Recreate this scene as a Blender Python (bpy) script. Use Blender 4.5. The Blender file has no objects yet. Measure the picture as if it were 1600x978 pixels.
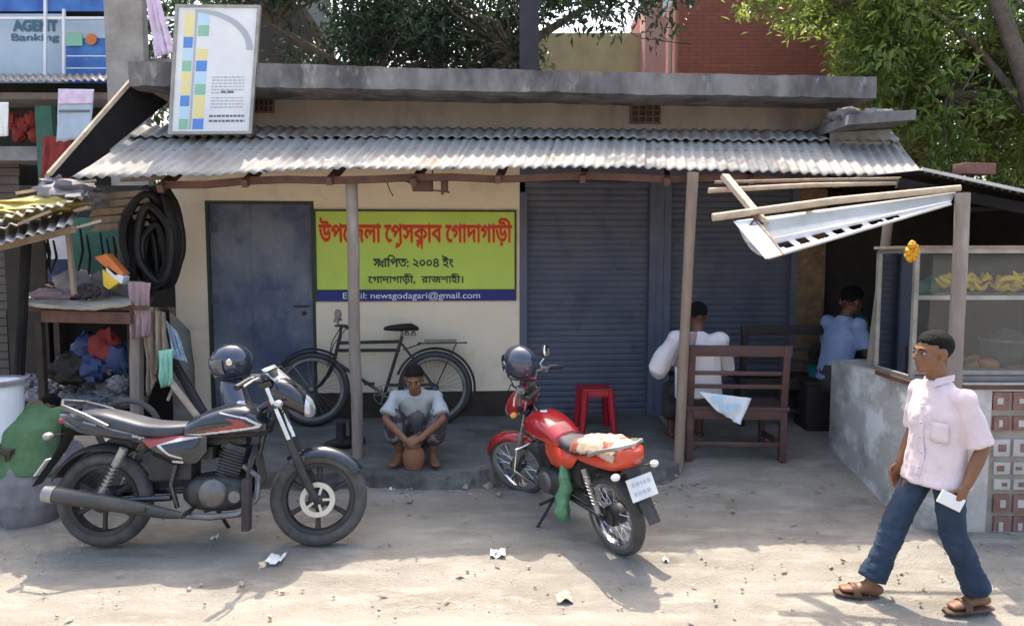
import bpy, bmesh, math, random
import numpy as np
from mathutils import Vector, Matrix, noise, Quaternion
V = Vector
PI = math.pi
scene = bpy.context.scene
COL = scene.collection

# ------------------------------------------------------------------ camera
FPX = 1120.0
PITCH = math.atan(89 / FPX)
CAM = V((0, 0, 1.9))
cd = bpy.data.cameras.new('camera')
cam = bpy.data.objects.new('camera', cd)
COL.objects.link(cam)
cam.location = CAM
cam.rotation_euler = (PI / 2 - PITCH, 0, 0)
cd.sensor_width = 36
cd.lens = FPX / 1600 * 36
cd.clip_end = 2000
scene.camera = cam
# ------------------------------------------------------------------ world and sun
SUN_EL, SUN_AZ = 62, 4          # high sun behind the shop
w = bpy.data.worlds.new('World')
scene.world = w
w.use_nodes = True
nt = w.node_tree
sky = nt.nodes.new('ShaderNodeTexSky')
sky.sky_type = 'NISHITA'
sky.sun_disc = False
sky.sun_elevation = math.radians(SUN_EL)
sky.sun_rotation = math.radians(-SUN_AZ)
sky.dust_density = 6.0
sky.air_density = 1.2
nt.links.new(sky.outputs[0], nt.nodes['Background'].inputs[0])
nt.nodes['Background'].inputs[1].default_value = 0.15
sd = bpy.data.lights.new('sun', 'SUN')
sd.energy = 2.45
sd.angle = math.radians(0.5)
sd.color = (1.0, 0.9, 0.76)
sun = bpy.data.objects.new('sun', sd)
COL.objects.link(sun)
sun.rotation_euler = (-math.radians(90 - SUN_EL), 0, math.radians(SUN_AZ))
sun.location = (0, 12, 20)
vs = scene.view_settings
vs.view_transform = 'Standard'
vs.look = 'None'
vs.gamma = 1
vs.use_curve_mapping = False
vs.exposure = 1.85
scene.cycles.max_bounces = 8
scene.cycles.use_denoising = True

# ------------------------------------------------------------------ helpers: points
def ray(u, v):
    a = (u - 800) / FPX
    b = -(v - 489) / FPX
    return V((a, math.cos(PITCH) + b * math.sin(PITCH), -math.sin(PITCH) + b * math.cos(PITCH)))
def P(u, v, d):
    r = ray(u, v)
    return CAM + r * (d / r.y)
SL = 0.07
WE = V((1, SL, 0)).normalized()
WN = V((SL, -1, 0)).normalized()
def W(u, v, off=0.0):
    """point on the shop's front plane, off metres in front of it"""
    r = ray(u, v)
    t = (7.07 - off) / (r.y - SL * r.x)
    return CAM + r * t
def WL(u, v, off=0.0):
    p = W(u, v, off)
    return ((p - V((0, 7.07, 0))).dot(WE), p.z)
def B(lx, off, z):
    return V((0, 7.07, 0)) + WE * lx + WN * off + V((0, 0, z))
def lerp(a, b, t): return a + (b - a) * t
def sstep(a, b, x):
    t = max(0, min(1, (x - a) / (b - a)))
    return t * t * (3 - 2 * t)
def interp(x, pts):
    if x <= pts[0][0]: return pts[0][1]
    for (a, b), (c, d) in zip(pts, pts[1:]):
        if x <= c: return lerp(b, d, (x - a) / (c - a))
    return pts[-1][1]
def road_z(y): return interp(y, [(3.8, 0), (4.5, .04), (5.4, .085), (7, .1)])
def gz(x, y):
    z = road_z(y)
    if x > 1.1:
        k = sstep(1.1, 1.6, x) * (1 - .35 * sstep(2.9, 3.5, x))
        z += k * (sstep(4.9, 6.2, y) * .14 + sstep(5.8, 7.2, y) * .06)
    return z
def vz(x, y):      # veranda top
    return interp(y, [(5.35, .215), (5.6, .228), (7.0, .315)])

# ------------------------------------------------------------------ materials
def mat(name, c, c2=None, sc=6.0, rough=.8, metal=0.0, bump=0.0, bsc=40.0, spec=.4, thr=(.35, .65), c3=None, sc3=2.0, thr3=(.55, .75), trans=0, ao=None, coat=0, stretch=(1, 1, 1)):
    m = bpy.data.materials.new(name)
    m.use_nodes = True
    n = m.node_tree.nodes; l = m.node_tree.links
    b = n['Principled BSDF']
    b.inputs['Base Color'].default_value = (*c, 1)
    b.inputs['Roughness'].default_value = rough
    b.inputs['Metallic'].default_value = metal
    b.inputs['Specular IOR Level'].default_value = spec
    b.inputs['Coat Weight'].default_value = coat
    tc = n.new('ShaderNodeTexCoord')
    mp = n.new('ShaderNodeMapping')
    mp.inputs['Scale'].default_value = stretch
    l.new(tc.outputs['Object'], mp.inputs[0])
    out = None
    def layer(prev, col, scale, th, seed):
        tx = n.new('ShaderNodeTexNoise'); tx.noise_dimensions = '4D'
        tx.inputs['W'].default_value = seed
        tx.inputs['Scale'].default_value = scale
        tx.inputs['Detail'].default_value = 6
        tx.inputs['Roughness'].default_value = .62
        l.new(mp.outputs[0], tx.inputs['Vector'])
        r = n.new('ShaderNodeMapRange')
        r.inputs[1].default_value, r.inputs[2].default_value = th
        l.new(tx.outputs[0], r.inputs[0])
        mx = n.new('ShaderNodeMix'); mx.data_type = 'RGBA'
        l.new(r.outputs[0], mx.inputs[0])
        if prev is None: mx.inputs[6].default_value = (*c, 1)
        else: l.new(prev, mx.inputs[6])
        mx.inputs[7].default_value = (*col, 1)
        return mx.outputs[2]
    if c2: out = layer(None, c2, sc, thr, 1.3)
    if c3: out = layer(out, c3, sc3, thr3, 7.7)
    if out is not None: l.new(out, b.inputs['Base Color'])
    if bump:
        tx = n.new('ShaderNodeTexNoise'); tx.inputs['Scale'].default_value = bsc; tx.inputs['Detail'].default_value = 5
        l.new(mp.outputs[0], tx.inputs['Vector'])
        bp = n.new('ShaderNodeBump'); bp.inputs['Strength'].default_value = bump; bp.inputs['Distance'].default_value = .02
        l.new(tx.outputs[0], bp.inputs['Height'])
        l.new(bp.outputs[0], b.inputs['Normal'])
    m['pr'] = 1
    return m

def leaf_mat(name, c, c2, tr=.5):
    m = bpy.data.materials.new(name); m.use_nodes = True
    n = m.node_tree.nodes; l = m.node_tree.links
    b = n['Principled BSDF']; o = n['Material Output']
    at = n.new('ShaderNodeAttribute'); at.attribute_name = 'tint'
    mx = n.new('ShaderNodeMix'); mx.data_type = 'RGBA'
    mx.inputs[6].default_value = (*c, 1); mx.inputs[7].default_value = (*c2, 1)
    l.new(at.outputs['Fac'], mx.inputs[0])
    l.new(mx.outputs[2], b.inputs['Base Color'])
    b.inputs['Roughness'].default_value = .45
    t = n.new('ShaderNodeBsdfTranslucent')
    hs = n.new('ShaderNodeHueSaturation'); hs.inputs['Value'].default_value = 1.6; hs.inputs['Hue'].default_value = .48
    l.new(mx.outputs[2], hs.inputs['Color']); l.new(hs.outputs[0], t.inputs['Color'])
    ms = n.new('ShaderNodeMixShader'); ms.inputs[0].default_value = tr
    l.new(b.outputs[0], ms.inputs[1]); l.new(t.outputs[0], ms.inputs[2]); l.new(ms.outputs[0], o.inputs[0])
    return m

M = {}
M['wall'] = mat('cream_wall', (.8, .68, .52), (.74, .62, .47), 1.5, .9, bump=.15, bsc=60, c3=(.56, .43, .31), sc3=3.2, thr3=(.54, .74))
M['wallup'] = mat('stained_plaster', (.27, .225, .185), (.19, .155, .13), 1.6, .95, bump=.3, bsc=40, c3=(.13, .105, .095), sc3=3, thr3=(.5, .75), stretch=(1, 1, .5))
M['plinth'] = mat('dark_plinth', (.035, .022, .018), (.06, .045, .035), 5, .85)
M['concrete'] = mat('weathered_concrete', (.22, .21, .205), (.085, .08, .08), 3.2, .95, bump=.9, bsc=18, stretch=(1, 1, .5), thr=(.4, .62), c3=(.36, .35, .33), sc3=8, thr3=(.58, .75))
M['concrete_l'] = mat('grey_concrete', (.33, .31, .28), (.22, .2, .18), 4, .95, bump=.4, bsc=30)
M['door'] = mat('blue_door_paint', (.075, .09, .15), (.2, .215, .24), 2.2, .65, bump=.05, c3=(.05, .065, .12), sc3=3.5, thr3=(.52, .7), thr=(.4, .66), stretch=(1, 1, .7))
M['shutter'] = mat('blue_grey_shutter', (.075, .085, .125), (.11, .115, .14), 2.5, .65, metal=.0, c3=(.055, .055, .068), sc3=4, bump=.08, bsc=30)
M['channel'] = mat('grey_blue_channel', (.11, .12, .17), (.08, .09, .13), 4, .6)
M['brownplaster'] = mat('brown_patchy_plaster', (.24, .15, .08), (.12, .08, .055), 9, .9, bump=.4, c3=(.35, .24, .14), sc3=14)
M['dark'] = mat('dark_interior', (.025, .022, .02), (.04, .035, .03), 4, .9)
M['tin'] = mat('galvanised_tin', (.285, .275, .26), (.2, .19, .175), 4, .8, metal=.0, c3=(.17, .115, .075), sc3=2.2, thr3=(.55, .78), spec=.25, bump=.1, stretch=(2.2, .7, 1))
M['tin2'] = mat('rusty_tin', (.33, .31, .29), (.2, .15, .12), 4, .65, metal=.2, c3=(.12, .08, .06), sc3=6)
M['tinw'] = mat('whitened_tin', (.5, .5, .49), (.36, .355, .34), 5, .6, metal=.0, c3=(.3, .25, .2), sc3=7, thr3=(.65, .85))
M['shadetin'] = mat('shade_dark_tin', (.012, .011, .012), (.02, .018, .018), 6, .9, spec=.1)  # near-black: underside shade of the leaning sheet is put into the colour
M['wood'] = mat('weathered_wood', (.3, .23, .17), (.2, .15, .11), 12, .9, bump=.3, stretch=(1, 1, .15), c3=(.38, .32, .26), sc3=9)
M['woodpale'] = mat('pale_bamboo', (.5, .4, .3), (.36, .28, .2), 10, .8, bump=.2)
M['woodpost'] = mat('grey_post_wood', (.3, .25, .21), (.21, .17, .145), 9, .9, bump=.3, stretch=(1, 1, .2), c3=(.4, .36, .32), sc3=7)
M['woodred'] = mat('red_brown_beam', (.13, .06, .042), (.08, .04, .03), 8, .8, bump=.2)
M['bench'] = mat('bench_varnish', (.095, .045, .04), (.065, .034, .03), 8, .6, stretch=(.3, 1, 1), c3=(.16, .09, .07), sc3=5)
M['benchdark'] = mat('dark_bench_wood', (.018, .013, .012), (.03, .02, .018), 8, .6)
M['green'] = mat('lime_banner', (.5, .63, .1), (.43, .56, .09), 2.2, .6, bump=.15, bsc=5, c3=(.36, .45, .12), sc3=6, thr3=(.6, .8))
M['navy'] = mat('navy_band', (.012, .02, .17), None, rough=.55)
M['letter_red'] = mat('letter_red', (.52, .035, .015), None, rough=.6)
M['letter_orange'] = mat('letter_orange', (.72, .27, .03), None, rough=.6)
M['letter_black'] = mat('letter_dark_green', (.015, .05, .02), None, rough=.6)
M['letter_white'] = mat('letter_white', (.7, .72, .8), None, rough=.6)
M['frame_dark'] = mat('dark_green_frame', (.03, .045, .03), None, rough=.6)
M['white'] = mat('white_sheet', (.74, .75, .76), (.66, .67, .69), 4, .5)
M['whitepaper'] = mat('white_paper', (.78, .77, .75), (.68, .68, .66), 8, .8)
M['bluecell'] = mat('blue_cell', (.1, .25, .62), None, rough=.5)
M['greencell'] = mat('green_cell', (.25, .5, .36), None, rough=.5)
M['yellowcell'] = mat('pale_yellow_cell', (.75, .66, .3), None, rough=.5)
M['skycell'] = mat('sky_cell', (.45, .66, .8), None, rough=.5)
M['greyline'] = mat('grey_print', (.4, .42, .47), None, rough=.6)
M['greydark'] = mat('dark_grey_print', (.14, .15, .17), None, rough=.6)
M['dirt'] = None
M['rubber'] = mat('dusty_rubber', (.045, .043, .041), (.11, .104, .095), 9, .9, thr=(.35, .7))
M['rubberblack'] = mat('black_rubber', (.012, .012, .013), (.022, .02, .02), 9, .6)
M['blackpaint'] = mat('black_gloss_paint', (.012, .014, .022), (.03, .032, .04), 5, .22, coat=.6, thr=(.45, .8))
M['blackplastic'] = mat('dusty_black_plastic', (.022, .022, .022), (.06, .056, .05), 6, .6, thr=(.4, .8))
M['seat'] = mat('blue_black_vinyl', (.024, .027, .04), (.06, .062, .075), 5, .45)
M['alu'] = mat('dusty_aluminium', (.38, .37, .35), (.24, .23, .21), 8, .5, metal=.6)
M['engine'] = mat('engine_grey', (.075, .073, .07), (.03, .03, .03), 12, .55, metal=.4)
M['chrome'] = mat('chrome', (.75, .75, .77), (.5, .5, .5), 7, .18, metal=1)
M['steel'] = mat('grey_steel', (.2, .2, .2), (.12, .115, .11), 8, .45, metal=.7)
M['muffler'] = mat('muffler_grey', (.035, .037, .036), (.085, .082, .072), 4, .5, metal=.2)
M['disc'] = mat('pale_disc', (.62, .57, .46), (.5, .45, .37), 6, .55, metal=.2)
M['redpaint'] = mat('red_gloss_paint', (.36, .011, .016), (.3, .014, .016), 5, .25, coat=.6)
M['orangered'] = mat('orange_red_paint', (.56, .06, .02), (.48, .04, .018), 5, .28, coat=.5)
M['redlamp'] = mat('red_lamp', (.4, .015, .015), None, rough=.2, coat=.8)
M['amber'] = mat('amber_lens', (.75, .3, .04), None, rough=.25)
M['decalred'] = mat('decal_red', (.26, .035, .028), None, rough=.3, coat=.5)
M['decalwhite'] = mat('decal_white', (.55, .51, .5), None, rough=.3, coat=.5)
M['clear'] = mat('bright_lens', (.5, .52, .55), None, rough=.15, metal=.6)
M['maroon'] = mat('faded_maroon', (.17, .075, .062), (.25, .15, .125), 12, .8)
M['mirror'] = mat('mirror_glass', (.9, .93, .95), None, rough=.06, metal=1)
M['plate'] = mat('number_plate', (.72, .72, .7), (.6, .6, .58), 8, .5)
M['bikeblack'] = mat('black_bicycle_enamel', (.012, .011, .012), (.035, .03, .028), 10, .4)
M['redplastic'] = mat('red_plastic', (.4, .012, .03), (.36, .012, .018), 5, .4)
M['skin'] = mat('brown_skin', (.2, .095, .05), (.165, .075, .04), 14, .5, spec=.35)
M['skin2'] = mat('dark_brown_skin', (.13, .06, .035), (.1, .045, .028), 14, .5)
M['hair'] = mat('black_hair', (.005, .0045, .0045), (.011, .01, .0095), 60, .75, bump=.9, bsc=160, spec=.15)
M['hairgrey'] = mat('dark_hair', (.007, .006, .006), (.02, .018, .017), 60, .75, bump=.9, bsc=160, spec=.15)
M['eye'] = mat('eye_white', (.36, .31, .27), None, rough=.25)
M['pupil'] = mat('pupil', (.008, .006, .005), None, rough=.15)
M['lip'] = mat('lip', (.2, .075, .05), None, rough=.5)
M['pink'] = mat('pale_pink_shirt', (.64, .535, .55), (.59, .485, .5), 6, .85, bump=.15, bsc=14)
M['denim'] = mat('dark_denim', (.013, .026, .052), (.024, .043, .075), 7, .9, bump=.12, bsc=160, c3=(.05, .08, .125), sc3=3.2, thr3=(.58, .8))
M['sandal'] = mat('brown_leather', (.1, .05, .03), (.07, .035, .02), 8, .6)
M['greyshirt'] = mat('pale_grey_shirt', (.42, .45, .45), (.34, .36, .37), 6, .9, bump=.15, bsc=16)
M['vest'] = mat('dark_grey_cloth', (.1, .11, .115), (.16, .17, .17), 8, .9)
M['lungi'] = mat('dark_checked_lungi', (.05, .045, .05), (.22, .2, .2), 16, .9, thr=(.52, .6))
M['whiteshirt'] = mat('white_cotton', (.74, .68, .68), (.66, .6, .61), 5, .9, bump=.15, bsc=14)
M['pinkgrey'] = mat('dull_mauve_cloth', (.3, .2, .21), None, rough=.9)
M['brownlungi'] = mat('dark_lungi', (.04, .03, .03), (.06, .05, .05), 8, .9)
M['greenshirt'] = mat('green_tshirt', (.085, .165, .08), (.065, .13, .06), 14, .95, bump=.2, bsc=30)
M['greylungi'] = mat('grey_lungi', (.2, .19, .2), (.14, .13, .14), 7, .95, bump=.2, bsc=20)
M['blueshirt'] = mat('light_blue_shirt', (.26, .33, .52), (.2, .26, .43), 6, .9)
M['teal'] = mat('teal_cloth', (.02, .16, .15), (.015, .12, .115), 6, .9)
M['tile'] = mat('worn_tile', (.5, .48, .45), (.36, .34, .31), 9, .6)
M['clay'] = mat('clay_pot', (.26, .12, .065), (.2, .09, .05), 7, .8)
M['greenbottle'] = mat('green_cloth_bag', (.13, .28, .16), (.07, .18, .09), 14, .75, bump=.4, bsc=40)
M['cover'] = mat('beige_seat_cover', (.5, .38, .27), (.3, .08, .05), 9, .8, thr=(.5, .56), c3=(.14, .09, .07), sc3=12, thr3=(.6, .66))
M['burlap'] = mat('grey_burlap', (.27, .245, .21), (.19, .17, .145), 8, .98, bump=.5, bsc=90)
M['burlap2'] = mat('pale_sacking', (.34, .31, .26), (.24, .21, .17), 7, .98, bump=.4, bsc=80)
M['yellowtarp'] = mat('yellow_tarp', (.55, .45, .12), (.4, .33, .12), 8, .7)
M['greytarp'] = mat('grey_tarp', (.24, .23, .24), (.15, .14, .15), 6, .8)
M['blueplastic'] = mat('blue_plastic', (.025, .045, .13), (.018, .033, .09), 8, .5)
M['redcloth'] = mat('red_cloth', (.25, .035, .03), (.19, .028, .025), 6, .9)
M['orange'] = mat('orange_packet', (.65, .2, .05), (.5, .13, .04), 8, .5)
M['yellow'] = mat('yellow_packet', (.72, .5, .05), None, rough=.5)
M['banana'] = mat('banana_skin', (.82, .6, .06), (.74, .5, .06), 14, .5, c3=(.25, .16, .05), sc3=25, thr3=(.68, .8))
M['marigold'] = mat('marigold', (.75, .38, .02), (.65, .3, .02), 40, .7, bump=.6, bsc=120)
M['bread'] = mat('bread', (.5, .22, .1), (.4, .16, .07), 10, .6)
M['peel'] = mat('peeling_whitewash', (.36, .36, .34), (.6, .6, .6), 4, .9, bump=.4, bsc=25, thr=(.48, .6), c3=(.17, .17, .155), sc3=2.5, thr3=(.5, .7))
M['brick'] = None
M['brickplain'] = mat('red_brick', (.2, .09, .075), (.14, .065, .055), 20, .9, bump=.4)
M['pinkplaster'] = mat('pink_plaster', (.5, .27, .23), (.42, .22, .19), 4, .9, bump=.2)
M['yellowplaster'] = mat('yellow_plaster', (.44, .36, .2), (.36, .29, .16), 3, .9)
M['blackpole'] = mat('dark_iron', (.018, .016, .022), (.03, .026, .03), 6, .6)
M['signblue'] = mat('deep_blue_print', (.03, .08, .32), (.06, .2, .5), 3, .5)
M['signpale'] = mat('pale_blue_print', (.42, .5, .58), (.34, .42, .5), 2.5, .5)
M['teallet'] = mat('teal_lettering', (.06, .14, .2), None, rough=.6)
M['greenpaint'] = mat('green_paint', (.04, .13, .095), (.03, .1, .07), 6, .7)
M['brownshut'] = mat('brown_shutter', (.1, .08, .065), (.07, .055, .05), 4, .7)
M['bark'] = mat('tree_bark', (.14, .11, .085), (.09, .07, .055), 12, .95, bump=.8, bsc=25)
M['leafA'] = leaf_mat('leaf_bright', (.055, .1, .025), (.22, .3, .07), .5)
M['leafB'] = leaf_mat('leaf_dark', (.014, .032, .018), (.04, .07, .03), .3)
M['pinkcloth'] = mat('pink_violet_cloth', (.6, .4, .6), (.75, .68, .75), 9, .9, c3=(.6, .08, .2), sc3=12, thr3=(.62, .75))
M['plastictub'] = mat('white_tub', (.68, .71, .76), (.6, .63, .68), 4, .4)
M['stone'] = mat('grey_rubble', (.33, .3, .255), (.26, .24, .205), 14, .95, bump=.5)
M['helmet'] = mat('helmet_shell', (.02, .025, .05), (.05, .055, .08), 4, .15, coat=.8)
M['visor'] = mat('visor_tint', (.06, .065, .08), None, rough=.08, coat=1)

def glass_mat():
    m = bpy.data.materials.new('reflection_haze_glass'); m.use_nodes = True
    n = m.node_tree.nodes; l = m.node_tree.links; o = n['Material Output']
    g = n.new('ShaderNodeBsdfGlossy'); g.inputs['Roughness'].default_value = .05
    t = n.new('ShaderNodeBsdfTransparent'); t.inputs[0].default_value = (.9, .94, .92, 1)
    d = n.new('ShaderNodeBsdfDiffuse'); d.inputs[0].default_value = (.5, .52, .5, 1)
    f = n.new('ShaderNodeFresnel'); f.inputs[0].default_value = 1.5
    a = n.new('ShaderNodeMixShader'); a.inputs[0].default_value = .09  # diffuse share paints in the pale haze of reflections on the panes
    l.new(t.outputs[0], a.inputs[1]); l.new(d.outputs[0], a.inputs[2])
    b = n.new('ShaderNodeMixShader'); l.new(f.outputs[0], b.inputs[0]); l.new(a.outputs[0], b.inputs[1]); l.new(g.outputs[0], b.inputs[2])
    l.new(b.outputs[0], o.inputs[0]); return m
M['glass'] = glass_mat()

def brick_mat():
    m = mat('brick_wall', (.3, .1, .07), None, rough=.9)
    n = m.node_tree.nodes; l = m.node_tree.links; b = n['Principled BSDF']
    tc = n.new('ShaderNodeTexCoord'); mp = n.new('ShaderNodeMapping'); mp.inputs['Rotation'].default_value = (PI / 2, 0, 0)
    l.new(tc.outputs['Object'], mp.inputs[0])
    br = n.new('ShaderNodeTexBrick'); br.inputs['Scale'].default_value = 1
    br.inputs['Color1'].default_value = (.33, .1, .065, 1); br.inputs['Color2'].default_value = (.27, .085, .06, 1); br.inputs['Mortar'].default_value = (.22, .08, .058, 1)
    br.inputs['Brick Width'].default_value = .25; br.inputs['Row Height'].default_value = .065; br.inputs['Mortar Size'].default_value = .01
    l.new(mp.outputs[0], br.inputs[0])
    l.new(br.outputs[0], b.inputs['Base Color'])
    bp = n.new('ShaderNodeBump'); bp.inputs['Strength'].default_value = .5; bp.inputs['Distance'].default_value = .01; bp.invert = True
    l.new(br.outputs['Fac'], bp.inputs['Height']); l.new(bp.outputs[0], b.inputs['Normal'])
    return m
M['brick'] = brick_mat()

def dirt_mat(name, base, dark, pale, verge=None):
    m = bpy.data.materials.new(name); m.use_nodes = True
    n = m.node_tree.nodes; l = m.node_tree.links; b = n['Principled BSDF']
    b.inputs['Roughness'].default_value = .95; b.inputs['Specular IOR Level'].default_value = .15
    tc = n.new('ShaderNodeTexCoord')
    def nz(s, d=8, st=(1, 1, 1)):
        mp = n.new('ShaderNodeMapping'); mp.inputs['Scale'].default_value = st
        l.new(tc.outputs['Object'], mp.inputs[0])
        t = n.new('ShaderNodeTexNoise'); t.inputs['Scale'].default_value = s; t.inputs['Detail'].default_value = d; t.inputs['Roughness'].default_value = .65
        l.new(mp.outputs[0], t.inputs['Vector']); return t.outputs[0]
    def mix(a, bb, f, lo, hi):
        r = n.new('ShaderNodeMapRange'); r.inputs[1].default_value = lo; r.inputs[2].default_value = hi
        l.new(f, r.inputs[0])
        x = n.new('ShaderNodeMix'); x.data_type = 'RGBA'; l.new(r.outputs[0], x.inputs[0])
        if isinstance(a, tuple): x.inputs[6].default_value = (*a, 1)
        else: l.new(a, x.inputs[6])
        x.inputs[7].default_value = (*bb, 1); return x.outputs[2]
    c = mix(base, dark, nz(1.1, 9, (1, 2.2, 1)), .42, .68)
    c = mix(c, pale, nz(2.3, 9, (1, 3, 1)), .5, .72)
    c = mix(c, dark, nz(38, 6), .62, .8)
    c = mix(c, pale, nz(90, 3), .68, .78)
    l.new(c, b.inputs['Base Color'])
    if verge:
        # verge mix: darker ground tone towards the shop, with a noisy edge
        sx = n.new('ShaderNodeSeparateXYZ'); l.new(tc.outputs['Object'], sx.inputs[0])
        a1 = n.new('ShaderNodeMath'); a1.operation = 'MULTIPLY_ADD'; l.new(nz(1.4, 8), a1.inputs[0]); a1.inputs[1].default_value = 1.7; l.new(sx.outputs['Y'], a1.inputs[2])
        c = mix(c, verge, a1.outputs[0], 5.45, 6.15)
    ad = n.new('ShaderNodeMath'); ad.operation = 'ADD'
    l.new(nz(14, 8), ad.inputs[0]); l.new(nz(70, 4), ad.inputs[1])
    bp = n.new('ShaderNodeBump'); bp.inputs['Strength'].default_value = .8; bp.inputs['Distance'].default_value = .03
    l.new(ad.outputs[0], bp.inputs['Height']); l.new(bp.outputs[0], b.inputs['Normal'])
    return m
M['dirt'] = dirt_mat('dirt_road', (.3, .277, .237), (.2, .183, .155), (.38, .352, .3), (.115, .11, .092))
M['floor'] = dirt_mat('worn_cement', (.185, .178, .16), (.1, .096, .088), (.26, .25, .23))

# ------------------------------------------------------------------ mesh builder
def origin(o):
    p = V((0, 0, 0))
    while o is not None:
        p = p + o.location; o = o.parent
    return p
def frame_from(d, up=V((0, 0, 1))):
    d = d.normalized()
    s = d.cross(up)
    if s.length < 1e-4: s = d.cross(V((0, 1, 0)))
    s.normalize()
    return s, s.cross(d).normalized()
class MB:
    def __init__(s): s.v = []; s.f = []; s.m = []; s.mi = 0
    def add(s, vs_, fs_):
        b = len(s.v); s.v += [V(p) for p in vs_]
        s.f += [tuple(i + b for i in f) for f in fs_]; s.m += [s.mi] * len(fs_); return b
    def box(s, c, size, rot=None):
        c = V(c); x, y, z = [a / 2 for a in size]
        pts = [V((a * x, b_ * y, d * z)) for d in (-1, 1) for b_ in (-1, 1) for a in (-1, 1)]
        if rot is not None: pts = [rot @ p for p in pts]
        s.add([c + p for p in pts], [(0, 2, 3, 1), (4, 5, 7, 6), (0, 1, 5, 4), (2, 6, 7, 3), (0, 4, 6, 2), (1, 3, 7, 5)]); return s
    def hexa(s, p8):
        s.add(p8, [(0, 3, 2, 1), (4, 5, 6, 7), (0, 1, 5, 4), (1, 2, 6, 5), (2, 3, 7, 6), (3, 0, 4, 7)]); return s
    def wbox(s, l0, l1, o0, o1, z0, z1):
        s.hexa([B(l0, o1, z0), B(l1, o1, z0), B(l1, o0, z0), B(l0, o0, z0), B(l0, o1, z1), B(l1, o1, z1), B(l1, o0, z1), B(l0, o0, z1)]); return s
    def slab(s, q, t):
        q = [V(p) for p in q]
        n = (q[1] - q[0]).cross(q[2] - q[0]).normalized() * t
        k = len(q)
        fs = [tuple(range(k)), tuple(range(2 * k - 1, k - 1, -1))] + [(i, i + k, (i + 1) % k + k, (i + 1) % k) for i in range(k)]
        s.add(q + [p - n for p in q], fs); return s
    def bar(s, a, b, w_, h, up=V((0, 0, 1))):
        a, b = V(a), V(b); sd_, u = frame_from(b - a, up)
        sd_ = sd_ * (w_ / 2); u = u * (h / 2)
        s.hexa([a - sd_ - u, a + sd_ - u, a + sd_ + u, a - sd_ + u, b - sd_ - u, b + sd_ - u, b + sd_ + u, b - sd_ + u]); return s
    def rings(s, rs, closed=False, caps=True):
        n = len(rs[0]); b = len(s.v)
        for r in rs: s.v += [V(p) for p in r]
        k = len(rs)
        for i in range(k if closed else k - 1):
            for j in range(n):
                a0 = b + i * n + j; a1 = b + i * n + (j + 1) % n
                c0 = b + ((i + 1) % k) * n + j; c1 = b + ((i + 1) % k) * n + (j + 1) % n
                s.f.append((a0, a1, c1, c0)); s.m.append(s.mi)
        if caps and not closed:
            s.f.append(tuple(b + j for j in reversed(range(n)))); s.m.append(s.mi)
            s.f.append(tuple(b + (k - 1) * n + j for j in range(n))); s.m.append(s.mi)
        return s
    def tube(s, pts, r, n=10, closed=False, side=None, caps=True, round_=False):
        """swept tube; r a number, a list, or a list of (half width along side, half depth)"""
        pts = [V(p) for p in pts]; k = len(pts)
        if not isinstance(r, (list, tuple)): r = [r] * k
        r = [(a, a) if not isinstance(a, (list, tuple)) else a for a in r]
        if round_:
            def ext(i, j):
                d = (pts[i] - pts[j]).normalized()
                m_ = min(r[i])
                return [(pts[i] + d * m_ * f_, (r[i][0] * g, r[i][1] * g)) for f_, g in ((.5, .86), (.85, .5), (.98, .15))]
            a_ = ext(0, 1)[::-1]; z_ = ext(k - 1, k - 2)
            pts = [q[0] for q in a_] + pts + [q[0] for q in z_]
            r = [q[1] for q in a_] + r + [q[1] for q in z_]; k = len(pts)
        tg = []
        for i in range(k):
            if closed: t = pts[(i + 1) % k] - pts[i - 1]
            else: t = pts[min(i + 1, k - 1)] - pts[max(i - 1, 0)]
            tg.append(t.normalized() if t.length > 1e-9 else V((0, 0, 1)))
        if side is not None: e = V(side)
        else:
            e = tg[0].cross(V((0, 0, 1)))
            if e.length < .05: e = V((1, 0, 0))
        rs = []
        for i in range(k):
            e2 = e - tg[i] * e.dot(tg[i])
            if e2.length < 1e-5: e2 = tg[i].orthogonal()
            e2.normalize()
            if side is None: e = e2
            o = tg[i].cross(e2)
            rs.append([pts[i] + e2 * (r[i][0] * math.cos(2 * PI * j / n)) + o * (r[i][1] * math.sin(2 * PI * j / n)) for j in range(n)])
        return s.rings(rs, closed, caps)
    def cyl(s, a, b, r, n=16): return s.tube([a, b], r, n)
    def ball(s, c, r, n=16, m_=10, rot=None, fn=None):
        c = V(c)
        if not isinstance(r, (list, tuple)): r = (r, r, r)
        rs = []
        for i in range(1, m_):
            th = PI * i / m_
            ring = []
            for j in range(n):
                ph = 2 * PI * j / n
                p = V((math.sin(th) * math.cos(ph), math.sin(th) * math.sin(ph), -math.cos(th)))
                if fn: p = p * fn(p)
                p = V((p.x * r[0], p.y * r[1], p.z * r[2]))
                if rot is not None: p = rot @ p
                ring.append(c + p)
            rs.append(ring)
        return s.rings(rs)
    def lathe(s, prof, c, axis, n=32, closed=False):
        """prof: (radius, height along axis)"""
        c = V(c); ax = V(axis).normalized(); e, o = frame_from(ax)
        rs = [[c + ax * h + (e * math.cos(2 * PI * j / n) + o * math.sin(2 * PI * j / n)) * r for j in range(n)] for r, h in prof]
        return s.rings(rs, closed, caps=not closed)
    def prism(s, outl, y0, y1, fn=None):
        """outline in (x, z) extruded in y"""
        k = len(outl)
        p = [V((a, y0, b)) for a, b in outl] + [V((a, y1, b)) for a, b in outl]
        if fn: p = [fn(q) for q in p]
        s.add(p, [tuple(range(k)), tuple(range(2 * k - 1, k - 1, -1))] + [(i, i + k, (i + 1) % k + k, (i + 1) % k) for i in range(k)]); return s
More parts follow.
